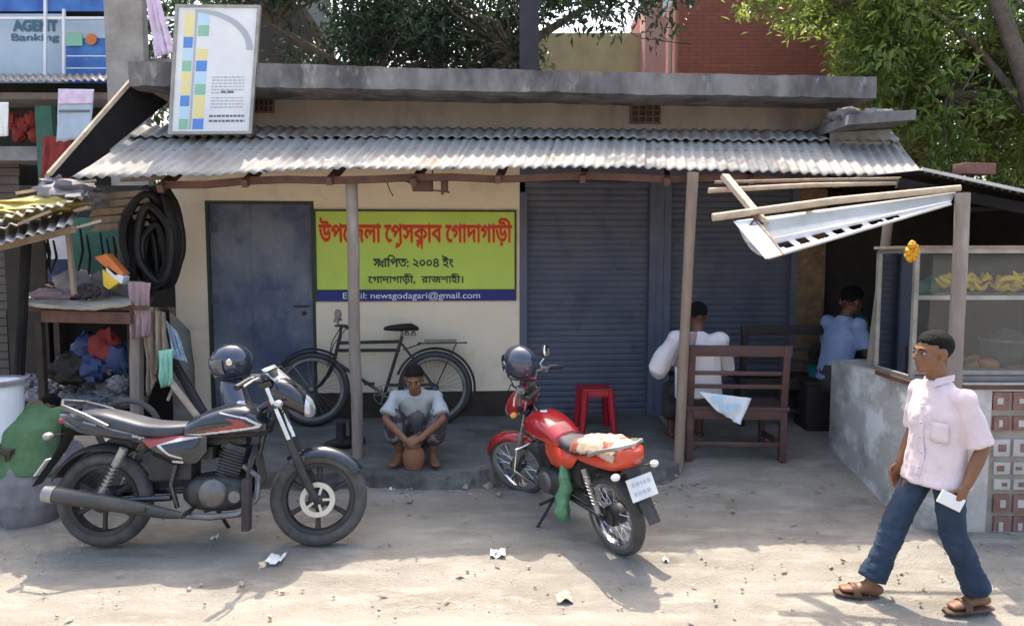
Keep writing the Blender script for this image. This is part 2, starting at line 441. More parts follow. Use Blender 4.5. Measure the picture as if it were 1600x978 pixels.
    def grid(s, fn, nu, nv):
        b = len(s.v)
        for j in range(nv + 1):
            for i in range(nu + 1): s.v.append(V(fn(i / nu, j / nv)))
        for j in range(nv):
            for i in range(nu):
                a = b + j * (nu + 1) + i
                s.f.append((a, a + 1, a + nu + 2, a + nu + 1)); s.m.append(s.mi)
        return s
    def xf(s, mtx, start=0):
        for i in range(start, len(s.v)): s.v[i] = mtx @ s.v[i]
        return s
    def mesh(s, name, mats=None, smooth=40, off=V((0, 0, 0)), bev=0, weld=False):
        me = bpy.data.meshes.new(name)
        me.from_pydata([tuple(p - off) for p in s.v], [], s.f)
        if mats:
            for m_ in (mats if isinstance(mats, (list, tuple)) else [mats]): me.materials.append(M[m_] if isinstance(m_, str) else m_)
            me.polygons.foreach_set('material_index', s.m)
        bm = bmesh.new(); bm.from_mesh(me)
        bmesh.ops.recalc_face_normals(bm, faces=bm.faces)
        if weld: bmesh.ops.remove_doubles(bm, verts=bm.verts, dist=1e-5)
        if bev:
            es = [e for e in bm.edges if len(e.link_faces) == 2 and e.calc_face_angle(0) > .6]
            bmesh.ops.bevel(bm, geom=es, offset=bev, segments=2, affect='EDGES', profile=.6, clamp_overlap=True)
        bm.to_mesh(me); bm.free()
        if smooth:
            me.shade_smooth(); me.set_sharp_from_angle(angle=math.radians(smooth))
        return me
    def build(s, name, mats, parent=None, world=True, smooth=40, bev=0, label=None, weld=False):
        off = origin(parent) if (world and parent is not None) else V((0, 0, 0))
        o = bpy.data.objects.new(name, s.mesh(name, mats, smooth, off, bev, weld))
        COL.objects.link(o)
        if parent is not None: o.parent = parent
        if label: o['label'] = label
        return o
    def solo(s, name, mats, label, cat, group=None, smooth=40, bev=0, kind=None):
        xs = [p.x for p in s.v]; ys = [p.y for p in s.v]; zs = [p.z for p in s.v]
        off = V(((min(xs) + max(xs)) / 2, (min(ys) + max(ys)) / 2, min(zs)))
        o = bpy.data.objects.new(name, s.mesh(name, mats, smooth, off, bev))
        COL.objects.link(o); o.location = off
        tag(o, label, cat, group, kind); return o
def tag(o, label, cat, group=None, kind=None):
    if label: o['label'] = label
    if cat: o['category'] = cat
    if group: o['group'] = group
    if kind: o['kind'] = kind
def thing(name, label, cat, loc=(0, 0, 0), rot=(0, 0, 0), group=None, scale=1):
    o = bpy.data.objects.new(name, None); COL.objects.link(o)
    o.empty_display_size = .1
    o.location = loc; o.rotation_euler = rot; o.scale = (scale,) * 3
    tag(o, label, cat, group); return o
def structure(mb, name, m_, smooth=40):
    o = mb.build(name, m_, None, smooth=smooth); o['kind'] = 'structure'; return o
def copy_thing(o, parent=None):
    c = o.copy(); COL.objects.link(c)
    if parent is not None: c.parent = parent
    for ch in list(o.children): copy_thing(ch, c)
    return c
def solid(o, t, off=0):
    md = o.modifiers.new('thickness', 'SOLIDIFY'); md.thickness = t; md.offset = off; return o
def fbm(p, o=4): return noise.fractal(p, 1.0, 2.0, o)
def remesh(mb, vox, sm=4, fold=None):
    me = mb.mesh('tmp', None, 0)
    o = bpy.data.objects.new('tmp', me); COL.objects.link(o)
    r = o.modifiers.new('r', 'REMESH'); r.mode = 'VOXEL'; r.voxel_size = vox
    if sm:
        q = o.modifiers.new('s', 'SMOOTH'); q.iterations = sm; q.factor = .5
    dg = bpy.context.evaluated_depsgraph_get()
    m2 = bpy.data.meshes.new_from_object(o.evaluated_get(dg))
    out = MB()
    out.v = [v.co.copy() for v in m2.vertices]
    if fold:
        nr = [v.normal.copy() for v in m2.vertices]
        for i, v in enumerate(out.v): out.v[i] = v + nr[i] * fold(v)
    out.f = [tuple(p.vertices) for p in m2.polygons]; out.m = [0] * len(out.f)
    bpy.data.objects.remove(o); bpy.data.meshes.remove(m2); bpy.data.meshes.remove(me)
    return out
def lump(mb, c, r, seed=0, amp=.25, fr=2.2, n=20, m_=12, rot=None):
    mb.ball(c, r, n, m_, rot, lambda p: 1 + amp * fbm(p * fr + V((seed * 7.3, seed * 3.1, 0)))); return mb
# ------------------------------------------------------------------ lettering
def text_polys(body, size=1.0):
    c = bpy.data.curves.new('t', 'FONT'); c.body = body; c.size = size; c.fill_mode = 'NONE'; c.resolution_u = 4
    o = bpy.data.objects.new('t', c); COL.objects.link(o)
    dg = bpy.context.evaluated_depsgraph_get()
    me = bpy.data.meshes.new_from_object(o.evaluated_get(dg))
    nxt = {}
    for e in me.edges: nxt[e.vertices[0]] = e.vertices[1]
    co = [(v.co.x, v.co.y) for v in me.vertices]
    seen = set(); polys = []
    for st in list(nxt):
        if st in seen: continue
        lp = []; k = st
        while k in nxt and k not in seen:
            seen.add(k); lp.append(co[k]); k = nxt[k]
        if len(lp) > 2: polys.append(lp)
    bpy.data.objects.remove(o); bpy.data.curves.remove(c); bpy.data.meshes.remove(me)
    return polys
def maxx(body):
    return max(p[0] for q in text_polys(body) for p in q)
def xoff(prefix):
    return maxx(prefix + 'l') - maxx('l') if prefix else 0
def stroke(pts, t):
    """thick polyline as separate quads, all wound the same way"""
    out = []
    for (a, b), (c, d) in zip(pts, pts[1:]):
        dx, dy = c - a, d - b; L = math.hypot(dx, dy); nx, ny = -dy / L * t / 2, dx / L * t / 2
        out.append([(a + nx, b + ny), (c + nx, d + ny), (c - nx, d - ny), (a - nx, b - ny)])
    return out
def raster(polys, cell, bold=0):
    xs = [p[0] for q in polys for p in q]; ys = [p[1] for q in polys for p in q]
    pad = cell * (bold + 2)
    x0, y0 = min(xs) - pad, min(ys) - pad
    nx = int((max(xs) - x0 + pad) / cell) + 1; ny = int((max(ys) - y0 + pad) / cell) + 1
    cx = x0 + (np.arange(nx) + .5) * cell
    m = np.zeros((ny, nx), bool)
    for j in range(ny):
        y = y0 + (j + .5) * cell; wd = np.zeros(nx, int)
        for q in polys:
            for (a, b), (c, d) in zip(q, q[1:] + q[:1]):
                if (b <= y) != (d <= y):
                    xc = a + (y - b) / (d - b) * (c - a)
                    wd[cx > xc] += 1 if d > b else -1
        m[j] = wd != 0
    for _ in range(bold):
        k = m.copy(); k[1:] |= m[:-1]; k[:-1] |= m[1:]; k[:, 1:] |= m[:, :-1]; k[:, :-1] |= m[:, 1:]; m = k
    rects = []
    for j in range(ny):
        r = np.flatnonzero(np.diff(np.concatenate([[0], m[j].astype(int), [0]])))
        for a, b in zip(r[::2], r[1::2]): rects.append((x0 + a * cell, x0 + b * cell, y0 + j * cell, y0 + (j + 1) * cell))
    return rects
def letters(mb, polys, cell, bold, fn, width=None, x0=0, y0=0, height=None):
    """lay the lettering into a plane: fn(x, y) -> point; scaled to the width asked for"""
    r = raster(polys, cell, bold)
    a = min(q[0] for q in r); b = max(q[1] for q in r); c = min(q[2] for q in r); d = max(q[3] for q in r)
    sx = width / (b - a) if width else 1
    sy = height / (d - c) if height else sx
    for q in r:
        X0, X1 = x0 + (q[0] - a) * sx, x0 + (q[1] - a) * sx; Y0, Y1 = y0 + (q[2] - c) * sy, y0 + (q[3] - c) * sy
        mb.add([fn(X0, Y0), fn(X1, Y0), fn(X1, Y1), fn(X0, Y1)], [(0, 1, 2, 3)])
E_, AA, RR, II = '\u09c7', '\u09be', '\u09dc', '\u09c0'
def press_line():
    a = '\u0989\u09aa' + E_ + '\u099c\u09b2' + AA + ' ' + E_
    full = a + '\u09aa\u09b8\u0995' + AA + '\u09ac ' + E_ + '\u0997' + AA + '\u09a6' + AA + '\u0997' + AA + RR + II
    p = text_polys(full)
    xp = xoff(a + '\u09aa')
    p += stroke([(xp - .09, .02), (xp - .2, -.12), (xp - .42, -.2)], .07) + stroke([(xp - .4, -.2), (xp - .34, -.06)], .06)
    xk = xoff(a + '\u09aa\u09b8'); 
    for q in text_polys('\u09b2', .52): p.append([(x + xk + .16, y - .27) for x, y in q])
    return p
def line2():
    p = [[(x * .8, y) for x, y in q] for q in text_polys('\u09b8')]
    x1 = xoff('\u09b8') * .62
    p += [[(x * .72 + x1, y * .8 - .02) for x, y in q] for q in text_polys('\u09a5')]
    x2 = x1 + xoff('\u09a5') * .74
    p += [[(x + x2, y) for x, y in q] for q in text_polys(AA + '\u09bf\u09aa\u09a4: \u09e8\u09e6\u09e6\u09ea \u0987\u0982')]
    return p
def line3():
    return text_polys(E_ + '\u0997' + AA + '\u09a6' + AA + '\u0997' + AA + RR + II + ',  \u09b0' + AA + '\u099c\u09b6' + AA + '\u09b9' + II + '\u0964')

# ------------------------------------------------------------------ ground
def axis(lo, hi, fine0, fine1, st, grow=1.35):
    a = list(np.arange(fine0, fine1 + 1e-6, st)); s_ = st
    while a[-1] < hi: s_ *= grow; a.append(a[-1] + s_)
    s_ = st
    while a[0] > lo: s_ *= grow; a.insert(0, a[0] - s_)
    return a
def edge_y(x): return 5.47 + .1 * sstep(-.5, .3, x) + .035 * fbm(V((x * 2.3, 0, 5))) + .035 * fbm(V((x * 8, 0, 1)))
gx = axis(-400, 400, -4.5, 4.5, .06); gy = axis(-400, 900, 3.0, 7.6, .05)
mb = MB()
for y in gy:
    for x in gx:
        n_ = -.009 * sum(math.exp(-((y - yc - .04 * math.sin(x * .8 + yc)) / .045) ** 2) for yc in (3.72, 4.02, 4.2)) + fbm(V((x * .9, y * 1.3, 0))) * .016 + fbm(V((x * 5, y * 5, 3))) * .006
        # ruts and scuffed heap along the veranda edge
        heap = .05 * math.exp(-((y - 5.3 - .1 * sstep(-.5, .3, x)) / .16) ** 2) * max(0, fbm(V((x * 2.2, 4, 9))) + .35) * (1 - sstep(1.0, 1.4, x))
        mb.v.append(V((x, y, gz(x, y) + n_ * (1 if abs(x) < 20 and y < 20 else 0) + heap)))
nx_ = len(gx)
for j in range(len(gy) - 1):
    for i in range(nx_ - 1):
        a = j * nx_ + i; mb.f.append((a, a + 1, a + nx_ + 1, a + nx_)); mb.m.append(0)
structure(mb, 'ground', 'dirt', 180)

mb = MB(); NX, NY = 260, 50
def vf(s_, t):
    x = lerp(-3.6, 1.75, s_)
    e = edge_y(x) + sstep(1.2, 1.75, x) * .7
    if t < .1:                                    # broken front face
        k = t / .1
        return V((x, e - .02 * (1 - k) + .022 * fbm(V((x * 16, k * 4, 0))), lerp(gz(x, e) - .03, vz(x, e), k)))
    y = lerp(e, 7.3, (t - .1) / .9)
    return V((x, y, vz(x, y) + .008 * fbm(V((x * 3, y * 3, 2))) - .1 * sstep(1.3, 1.75, x)))
mb.grid(vf, NX, NY)
structure(mb, 'veranda_floor', 'floor', 50)

# small stones and crumbs on the road and along the veranda edge
rnd = random.Random(4)
mb = MB()
for i in range(760):
    if i < 230: x = rnd.uniform(-3.4, 1.6); y = edge_y(x) - .11 + rnd.gauss(0, .12)
    else: x = rnd.uniform(-3.4, 3.6); y = rnd.uniform(3.6, 5.6)
    r = rnd.choice([.003, .004, .005, .006, .008, .011]) * rnd.uniform(.7, 1.3)
    if i < 46: r *= 3.0
    elif i < 120: r *= 1.6
    q = Quaternion((rnd.random(), rnd.random(), rnd.random())).normalized().to_matrix()
    lump(mb, (x, y, gz(x, y) + r * .35 + .012), (r, r * rnd.uniform(.6, 1), r * .6), i, .5, 1.5, 7, 5, q)
mb.solo('pebbles', 'stone', 'scattered pebbles and mortar crumbs over the dirt', 'pebbles', kind='stuff', smooth=60)
# ------------------------------------------------------------------ the shop
shop = thing('shop_building', 'low cream single storey shop with blue door, two rolled shutters and concrete roof slab', 'building', (0, 7.1, .2))
l_ = lambda u, v=400, o=0: WL(u, v, o)[0]
z_ = lambda u, v, o=0: WL(u, v, o)[1]
L0, LD0, LD1, LS0, LS1, LS2, LS3, LE = l_(272), l_(320, 313), l_(490, 313), l_(812, 290), l_(1018, 290), l_(1048, 290), l_(1238, 400), l_(1296, 200)
ZD = z_(400, 314); ZS = 2.64; ZT = 3.62
mb = MB()
mb.wbox(L0, LD0, -.2, 0, .1, 2.88)
mb.wbox(LD0, LD1, -.2, 0, ZD, 2.88)
mb.wbox(LD1, LS0, -.2, 0, .1, 2.88)
mb.build('wall', 'wall', shop)
mb = MB()
mb.wbox(LS0, LS3, -.2, 0, ZS, 2.88)
mb.wbox(LS1, LS2, -.2, -.002, .1, ZS)
mb.build('shutter_pier', 'channel', shop)
mb = MB(); mb.wbox(LS3, LE, -.2, .01, .1, 2.88); mb.build('pier', 'brownplaster', shop)
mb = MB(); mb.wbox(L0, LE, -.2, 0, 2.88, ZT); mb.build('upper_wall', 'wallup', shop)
# side and rear walls so that the building is a closed volume
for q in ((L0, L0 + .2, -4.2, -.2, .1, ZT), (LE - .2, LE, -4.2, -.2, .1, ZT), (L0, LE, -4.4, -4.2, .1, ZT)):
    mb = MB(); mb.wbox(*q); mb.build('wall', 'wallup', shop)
# slab
def slab_pt(u, v, o): l, z = WL(u, v, o); return l, z
mb = MB()
lx0, za = WL(200, 96, .5); lx1, zb = WL(1370, 121, .5)
zl = [za - .215, zb - .205]
for_ = []
NS = 140
def sl(s_, o, top):
    l = lerp(lx0, lx1, s_); zt = lerp(za, zb, s_) + .012 * fbm(V((l * 1.2, o, top))) + .006 * fbm(V((l * 14, o, 3)))
    return B(l, o + .01 * fbm(V((l * 3, top * 5, 1))) + .008 * fbm(V((l * 12, top * 5, 1))), zt if top else zt - lerp(.2, .19, s_) + .01 * fbm(V((l * 7, 0, 7))))
rs = [[sl(i / NS, .5, 0), sl(i / NS, .5, 1), sl(i / NS, -4.6, 1), sl(i / NS, -4.6, 0)] for i in range(NS + 1)]
mb.rings(rs); mb.build('roof_slab', 'concrete', shop, smooth=30)
mb = MB(); mb.wbox(LD1, LS0 - .02, .0, .012, .1, z_(650, 612)); mb.build('plinth', 'plinth', shop)
# door
mb = MB(); mb.wbox(LD0 + .03, LD1 - .03, -.07, -.03, .3, ZD - .03); door = mb.build('door', 'door', shop)
mb = MB()
for a, b in ((LD0, LD0 + .03), (LD1 - .03, LD1)): mb.wbox(a, b, -.12, .006, .2, ZD - .03)
mb.wbox(LD0, LD1, -.12, .006, ZD - .03, ZD); mb.build('frame', 'frame_dark', door)
mb = MB(); za_ = z_(470, 480); la_ = l_(458, 480)
mb.wbox(la_, la_ + .15, -.03, -.015, za_, za_ + .015); mb.cyl(B(la_ + .1, -.03, za_ - .06), B(la_ + .1, -.005, za_ - .06), .02); mb.build('bolt', 'blackpole', door)
for k in range(3):
    zz = lerp(.75, ZD - .3, k / 2); mb = MB(); mb.wbox(LD0 + .028, LD0 + .1, -.03, -.02, zz, zz + .09); mb.cyl(B(LD0 + .03, -.022, zz), B(LD0 + .03, -.022, zz + .09), .012); mb.build('hinge', 'channel', door)
mb = MB(); mb.wbox(lerp(LD0, LD1, .37), lerp(LD0, LD1, .37) + .025, -.03, -.024, .3, ZD - .035); mb.build('seam', 'door', door)
for zz in (.95, 1.55): mb = MB(); mb.wbox(LD0 + .11, LD1 - .04, -.03, -.026, zz, zz + .02); mb.build('rail', 'door', door)
# shutters
for a, b in ((LS0 + .06, LS1), (LS2, LS3)):
    mb = MB(); z = .22; sl_h = .062
    while z < ZS - .01:
        zt = min(z + sl_h, ZS)
        for k in range(5):
            t0, t1 = k / 5, (k + 1) / 5
            f0 = lambda t: -.09 + .01 * math.sin(PI * t) ** .7 if 0 < t < 1 else -.09
            za2, zb2 = lerp(z, zt, t0), lerp(z, zt, t1)
            mb.add([B(a, f0(t0), za2), B(b, f0(t0), za2), B(b, f0(t1), zb2), B(a, f0(t1), zb2)], [(0, 1, 2, 3)])
        z = zt
    mb.add([B(a, -.1, .22), B(b, -.1, .22), B(b, -.1, ZS), B(a, -.1, ZS)], [(0, 3, 2, 1)])
    sh = mb.build('shutter', 'shutter', shop, smooth=60)
    for q in ((a - .058, a + .012, -.1, .012, .2, ZS - .12 if a < LS1 else ZS), (b - .012, b + .05, -.1, .012, .2, ZS - .05)):
        mb = MB(); mb.wbox(*q); mb.build('guide_channel', 'channel', sh)
    mb = MB(); mb.wbox(a + .015, b - .015, -.07, -.045, .225, .3); mb.build('bottom_rail', 'shutter', sh)
# vents
for u0, u1, v0, v1 in ((986, 1030, 163, 193), (398, 428, 146, 176)):
    mb = MB(); a, zt = WL(u0, v0); b, zb_ = WL(u1, v1)
    mb.wbox(a, b, .0, .004, zb_, zt); vent = mb.build('vent', 'dark', shop)
    mb = MB()
    for k in range(5):
        x = lerp(a, b, k / 4); mb.wbox(x - .008, x + .008, .004, .03, zb_, zt)
    for k in range(4):
        z = lerp(zb_, zt, k / 3); mb.wbox(a - .01, b + .01, .005, .026, z - .008, z + .008)
    mb.build('lattice', 'woodred', vent)

# banner
ban = thing('signboard', 'lime green press club banner with red Bengali heading and navy email strip', 'signboard', B(l_(648), .02, 1.5))
bl0, bz1 = WL(493, 329, .03); bl1, _ = WL(804, 332, .03); bz0 = z_(493, 471, .03); bzn = z_(650, 453, .03); bz1 = z_(650, 331, .03)
mb = MB(); mb.wbox(bl0, bl1, .004, .03, bzn, bz1); mb.build('panel', 'green', ban)
mb = MB(); mb.wbox(bl0, bl1, .004, .03, bz0, bzn - .001); mb.build('email_strip', 'navy', ban)
mb = MB()
mb.wbox(bl0 - .02, bl1 + .02, .004, .038, bz1, bz1 + .018); mb.wbox(bl0 - .022, bl0, .004, .038, bz0, bz1); mb.wbox(bl1, bl1 + .018, .004, .038, bz0, bz1)
mb.wbox(bl0, bl1, .031, .036, bzn - .006, bzn + .005)
mb.build('border', 'frame_dark', ban)
def bp(o): return lambda x, y: B(x, o, y)
hz0, hz1 = z_(650, 386, .03), z_(650, 341, .03)
pp = press_line()
mb = MB(); letters(mb, pp, .02, 3, bp(.0312), bl1 - bl0 - .035, bl0 + .018, hz0 - .028, hz1 - hz0 + .035); mb.build('heading_outline', 'letter_orange', ban, smooth=0)
mb = MB(); letters(mb, pp, .02, 1, bp(.0325), bl1 - bl0 - .05, bl0 + .025, hz0 - .02, hz1 - hz0 + .025); mb.build('heading', 'letter_red', ban, smooth=0)
mb = MB(); a, b = WL(583, 419, .03), WL(709, 398, .03); letters(mb, line2(), .03, 1, bp(.0315), b[0] - a[0], a[0], a[1], b[1] - a[1]); 
a, b = WL(575, 445, .03), WL(724, 427, .03); letters(mb, line3(), .03, 1, bp(.0315), b[0] - a[0], a[0], a[1], b[1] - a[1]); mb.build('small_lettering', 'letter_black', ban, smooth=0)
mb = MB(); a, b = WL(536, 470, .03), WL(750, 456, .03); letters(mb, text_polys('Email: newsgodagari@gmail.com'), .03, 0, bp(.0315), b[0] - a[0], a[0], a[1], b[1] - a[1])
mb.build('email_lettering', 'letter_white', ban, smooth=0)

# ------------------------------------------------------------------ corrugated veranda roof
def corr(mb, S, L, period, amp, ny=6, per=8, seed=0):
    n_ = int(L / period * per)
    def fn(s_, t):
        p = S(s_, t); e = .002
        du = S(min(s_ + e, 1), t) - S(max(s_ - e, 0), t); dv = S(s_, min(t + e, 1)) - S(s_, max(t - e, 0))
        nn = du.cross(dv).normalized()
        if nn.z < 0: nn = -nn
        return p + nn * (amp * math.sin(2 * PI * s_ * L / period))
    mb.grid(fn, n_, ny)
eave = [(112, 279), (180, 276), (300, 272), (420, 268), (540, 265), (700, 264), (830, 263), (980, 263), (1100, 265), (1250, 269), (1345, 272), (1445, 274)]
EO = 1.36
roof = thing('corrugated_roof', 'galvanised corrugated sheet roof over the veranda on wooden posts', 'roof', B(0, .7, 2.6))
def edge(t):          # eave point, t along the roof 0..1
    u = lerp(112, 1445, t)
    o = EO + .03 * fbm(V((t * 9, 2, 0)))
    return W(u, interp(u, eave) + 1.5 * fbm(V((t * 14, 0, 3))), o)
def ridge(t):
    u = lerp(222, 1392, t)
    return W(u, lerp(200, 208, t) , .03)
NSH = 9
rr = random.Random(2)
for k in range(NSH):
    a, b = k / NSH, (k + 1) / NSH + .006
    dz = rr.uniform(-.012, .012); ext = rr.uniform(-.03, .035); tw = rr.uniform(-.008, .008)
    def S(s_, t, a=a, b=b, dz=dz, ext=ext, tw=tw):
        q = min(lerp(a, b, s_), 1.0); e, r_ = edge(q), ridge(q)
        d = (e - r_)
        tt = lerp(.16, 1.0 + ext * .6, t)
        p = r_ + d * tt + V((0, 0, .004 * (k % 2) + tw * s_ * t + dz * t - .03 * math.sin(PI * t) * .6))
        p.z += .006 * fbm(V((q * 20, t * 3, 5)))
        return p
    mb = MB(); L = (edge(min(b, 1)) - edge(a)).length; corr(mb, S, L, .085, .0105, 8)
    solid(mb.build('roof_sheet', 'tin', roof, smooth=60), .0016)
for k in range(6):
    a, b = k / 6, (k + 1) / 6 + .008
    dz = rr.uniform(0, .02); ext = rr.uniform(-.05, .03)
    def S(s_, t, a=a, b=b, dz=dz, ext=ext):
        q = min(lerp(a, b, s_), 1.0); e, r_ = edge(q), ridge(q)
        p = r_ + (e - r_) * lerp(-.0, .3 + ext, t)
        p.z += .017 + dz * .6 * t + .01 * abs(fbm(V((q * 13, t, 5))))
        return p
    mb = MB(); L = (edge(min(b, 1)) - edge(a)).length * .9; corr(mb, S, L, .085, .0105, 4)
    solid(mb.build('roof_sheet', 'tin2' if k in (1, 4) else 'tin', roof, smooth=60), .0016)
mb = MB()
pts = [edge(t / 20) + WN * -.12 + V((0, 0, -.06 + .012 * math.sin(t * 1.7))) for t in range(2, 19)]
for a, b in zip(pts, pts[1:]): mb.bar(a, b, .05, .055)
mb.build('purlin', 'woodred', roof)
mb = MB()
pts = [ridge(t / 10) + (edge(t / 10) - ridge(t / 10)) * .45 + V((0, 0, -.05)) for t in range(0, 11)]
for a, b in zip(pts, pts[1:]): mb.bar(a, b, .05, .05)
mb.build('purlin', 'wood', roof)
for k in range(9):
    t = .1 + k * .1
    mb = MB(); mb.bar(ridge(t) + V((0, 0, -.1)), edge(t) + WN * -.04 + V((0, 0, -.085 if k % 3 else -.1)), .045, .06); mb.build('rafter', 'woodred', roof)
# junk bracket under the eave
mb = MB(); c = P(672, 291, 5.9)
mb.box(c + V((-.06, 0, .01)), (.16, .1, .1)); mb.box(c + V((.12, 0, .01)), (.05, .06, .12)); mb.tube([c + V((-.4, 0, .08)), c + V((-.2, 0, .04)), c + V((0, 0, -.03)), c + V((.16, 0, -.05))], .008, 6)
mb.tube([c + V((-.36, 0, .06)), c + V((-.33, 0, -.03)), c + V((-.3, 0, -.08))], .005, 6)
mb.tube([c + V((.1, .0, .07)), c + V((.1, 0, -.07))], .012, 6)
for o in (-.09, .02): mb.tube([c + V((o, 0, .04)), c + V((o, 0, .13))], .006, 6)
mb.solo('light_bracket', 'woodred', 'dark old bracket and wires hung under the eave above the banner', 'bracket')

# posts
def post(pts, r, m_, label, cap=None, seed=0):
    t = []
    for i in range(9):
        k = i / 8
        p = pts[0].lerp(pts[1], k)
        t.append(p + V((.008 * fbm(V((k * 3, seed, 0))), .008 * fbm(V((k * 3, seed, 4))), 0)))
    mb = MB(); mb.tube(t, [r * (1 + .12 * fbm(V((i * .6, seed, 1)))) for i in range(9)], 10)
    return mb.solo('wooden_post', m_, label, 'post', 'posts holding up the sheet roofs')
pa = P(559, 724, 5.8); post([pa - V((0, 0, .04)), P(549, 281, 5.85)], .048, 'woodpost', 'straight grey wooden post in front of the lime green banner', seed=1)
pb = P(1058, 742, 5.72); post([pb - V((0, 0, .05)), P(1083, 270, 5.78)], .042, 'wood', 'leaning brown wooden post between the red motorcycle and the bench', seed=5)
# ------------------------------------------------------------------ clinic sign on the roof
def quadfn(o, ex, ez):    # plane with origin o, unit axes
    n = ez.cross(ex).normalized()
    return lambda x, y, d=0: o + ex * x + ez * y - n * d
sg_o = P(266, 208, 6.35)
ex = (P(391, 207, 6.42) - sg_o); sw = ex.length; ex.normalize()
ez = (P(277, 10, 6.3) - sg_o); shh = ez.length; ez.normalize()
sf = quadfn(sg_o, ex, ez)
if sf(0, 0, .1).y > sg_o.y: 
    _sf = sf; sf = lambda x, y, d=0: _sf(x, y, -d)
sign = thing('roof_sign', 'white clinic signboard with two columns of coloured squares standing on the tin roof', 'sign', sg_o + ex * sw / 2)
def srect(mb, x0, x1, y0, y1, d0, d1):
    mb.hexa([sf(x0, y0, d1), sf(x1, y0, d1), sf(x1, y0, d0), sf(x0, y0, d0), sf(x0, y1, d1), sf(x1, y1, d1), sf(x1, y1, d0), sf(x0, y1, d0)])
mb = MB(); srect(mb, 0, sw, 0, shh, -.03, 0); mb.build('panel', 'white', sign)
mb = MB()
for a in ((-.015, .012, 0, shh), (sw - .012, sw + .015, 0, shh)): srect(mb, *a, -.035, .012)
for a in ((-.015, sw + .015, -.015, .01), (-.015, sw + .015, shh - .01, shh + .012)): srect(mb, *a, -.036, .013)
mb.build('frame', 'alu', sign)
def suv(u, v):   # fraction of the sign from its own face
    return u * sw, (1 - v) * shh
cells = {'bluecell': [], 'greencell': [], 'yellowcell': [], 'skycell': []}
c1 = ['yellowcell', 'yellowcell', 'bluecell', 'skycell', 'greencell', 'yellowcell', 'yellowcell', 'bluecell', 'skycell', 'greencell']
c2 = ['skycell', 'greencell', 'white', 'yellowcell', 'bluecell', 'skycell', 'greencell', 'yellowcell', 'yellowcell', 'bluecell']
for col, xs in ((c1, (.1, .215)), (c2, (.27, .405))):
    for k, c in enumerate(col):
        if c in cells: cells[c].append((xs[0] * sw, xs[1] * sw, (1 - .055 - (k + .92) * .0925) * shh, (1 - .055 - k * .0925) * shh))
for c, rs in cells.items():
    for r in rs: mb = MB(); srect(mb, *r, .0, .002); mb.build('colour_square', c, sign, smooth=0)
mb = MB(); srect(mb, .228 * sw, .255 * sw, .03 * shh, .95 * shh, 0, .0025)
# grey quarter arc over the right column
pa_ = []
for k in range(17):
    t = k / 16; a = lerp(PI / 2, 0, t); wd = .012 + .03 * t
    cx, cy = .22, .66; rx, ry = .70, .305
    pa_.append(((cx + (rx - wd) * math.cos(a), cy + (ry - wd) * math.sin(a)), (cx + (rx + wd) * math.cos(a), cy + (ry + wd * .8) * math.sin(a))))
for (a, b), (c, d) in zip(pa_, pa_[1:]):
    mb.add([sf(a[0] * sw, a[1] * shh, .003), sf(b[0] * sw, b[1] * shh, .003), sf(d[0] * sw, d[1] * shh, .003), sf(c[0] * sw, c[1] * shh, .003)], [(0, 1, 2, 3)])
mb.build('arc_and_bar', 'greyline', sign, smooth=0)
mb = MB(); rs_ = random.Random(9)
for k, y in enumerate((.44, .415, .39, .365, .34, .315, .275, .25, .225, .2)):
    x = .48
    wmax = .88 if k not in (5,) else .72
    while x < wmax:
        L = rs_.uniform(.02, .06)
        srect(mb, x * sw, min(x + L, wmax) * sw, y * shh, (y + .009) * shh, .001, .003); x += L + .014
mb.build('fine_print', 'greyline', sign, smooth=0)
mb = MB()
for y in (.085, .125):
    x = .47
    while x < .92:
        L = rs_.uniform(.025, .06); srect(mb, x * sw, min(x + L, .92) * sw, y * shh, (y + .017) * shh, .001, .003); x += L + .012
srect(mb, .6 * sw, .66 * sw, .318 * shh, .335 * shh, .001, .0035); srect(mb, .68 * sw, .76 * sw, .318 * shh, .335 * shh, .001, .0035)
mb.build('bold_print', 'greydark', sign, smooth=0)
mb = MB()
for x in (.15, .85): mb.tube([sf(x * sw, shh * .8, -.04), sf(x * sw, 0.0, -.75) + V((0, 0, .1))], .015, 8)
mb.build('prop', 'steel', sign)

# rubble and tin at the right end of the roof
mb = MB(); rr = random.Random(5)
a, b = P(1300, 196, 6.75), P(1408, 190, 6.85)
mb.hexa([a + V((0, -.3, -.05)), b + V((0, -.25, -.03)), b + V((0, .6, -.03)), a + V((0, .6, -.05)), a + V((.02, -.3, .04)), b + V((0, -.25, .06)), b + V((0, .6, .06)), a + V((.02, .6, .04))])
for k in range(16):
    t = rr.random(); c = a.lerp(b, .1 + .9 * t) + V((0, rr.uniform(-.2, .4), rr.uniform(.06, .1)))
    lump(mb, c, (rr.uniform(.05, .12), rr.uniform(.05, .12), rr.uniform(.035, .07)), k, .4, 2, 10, 7)
mb.solo('broken_concrete', 'concrete', 'ledge of broken concrete rubble at the end of the flat roof slab', 'rubble')
mb = MB(); mb.slab([P(1296, 208, 6.9), P(1392, 203, 6.95), P(1390, 240, 6.9), P(1296, 236, 6.85)], .01)
mb.solo('tin_flashing', 'tin', 'plain grey tin flashing under the broken concrete ledge', 'tin sheet')

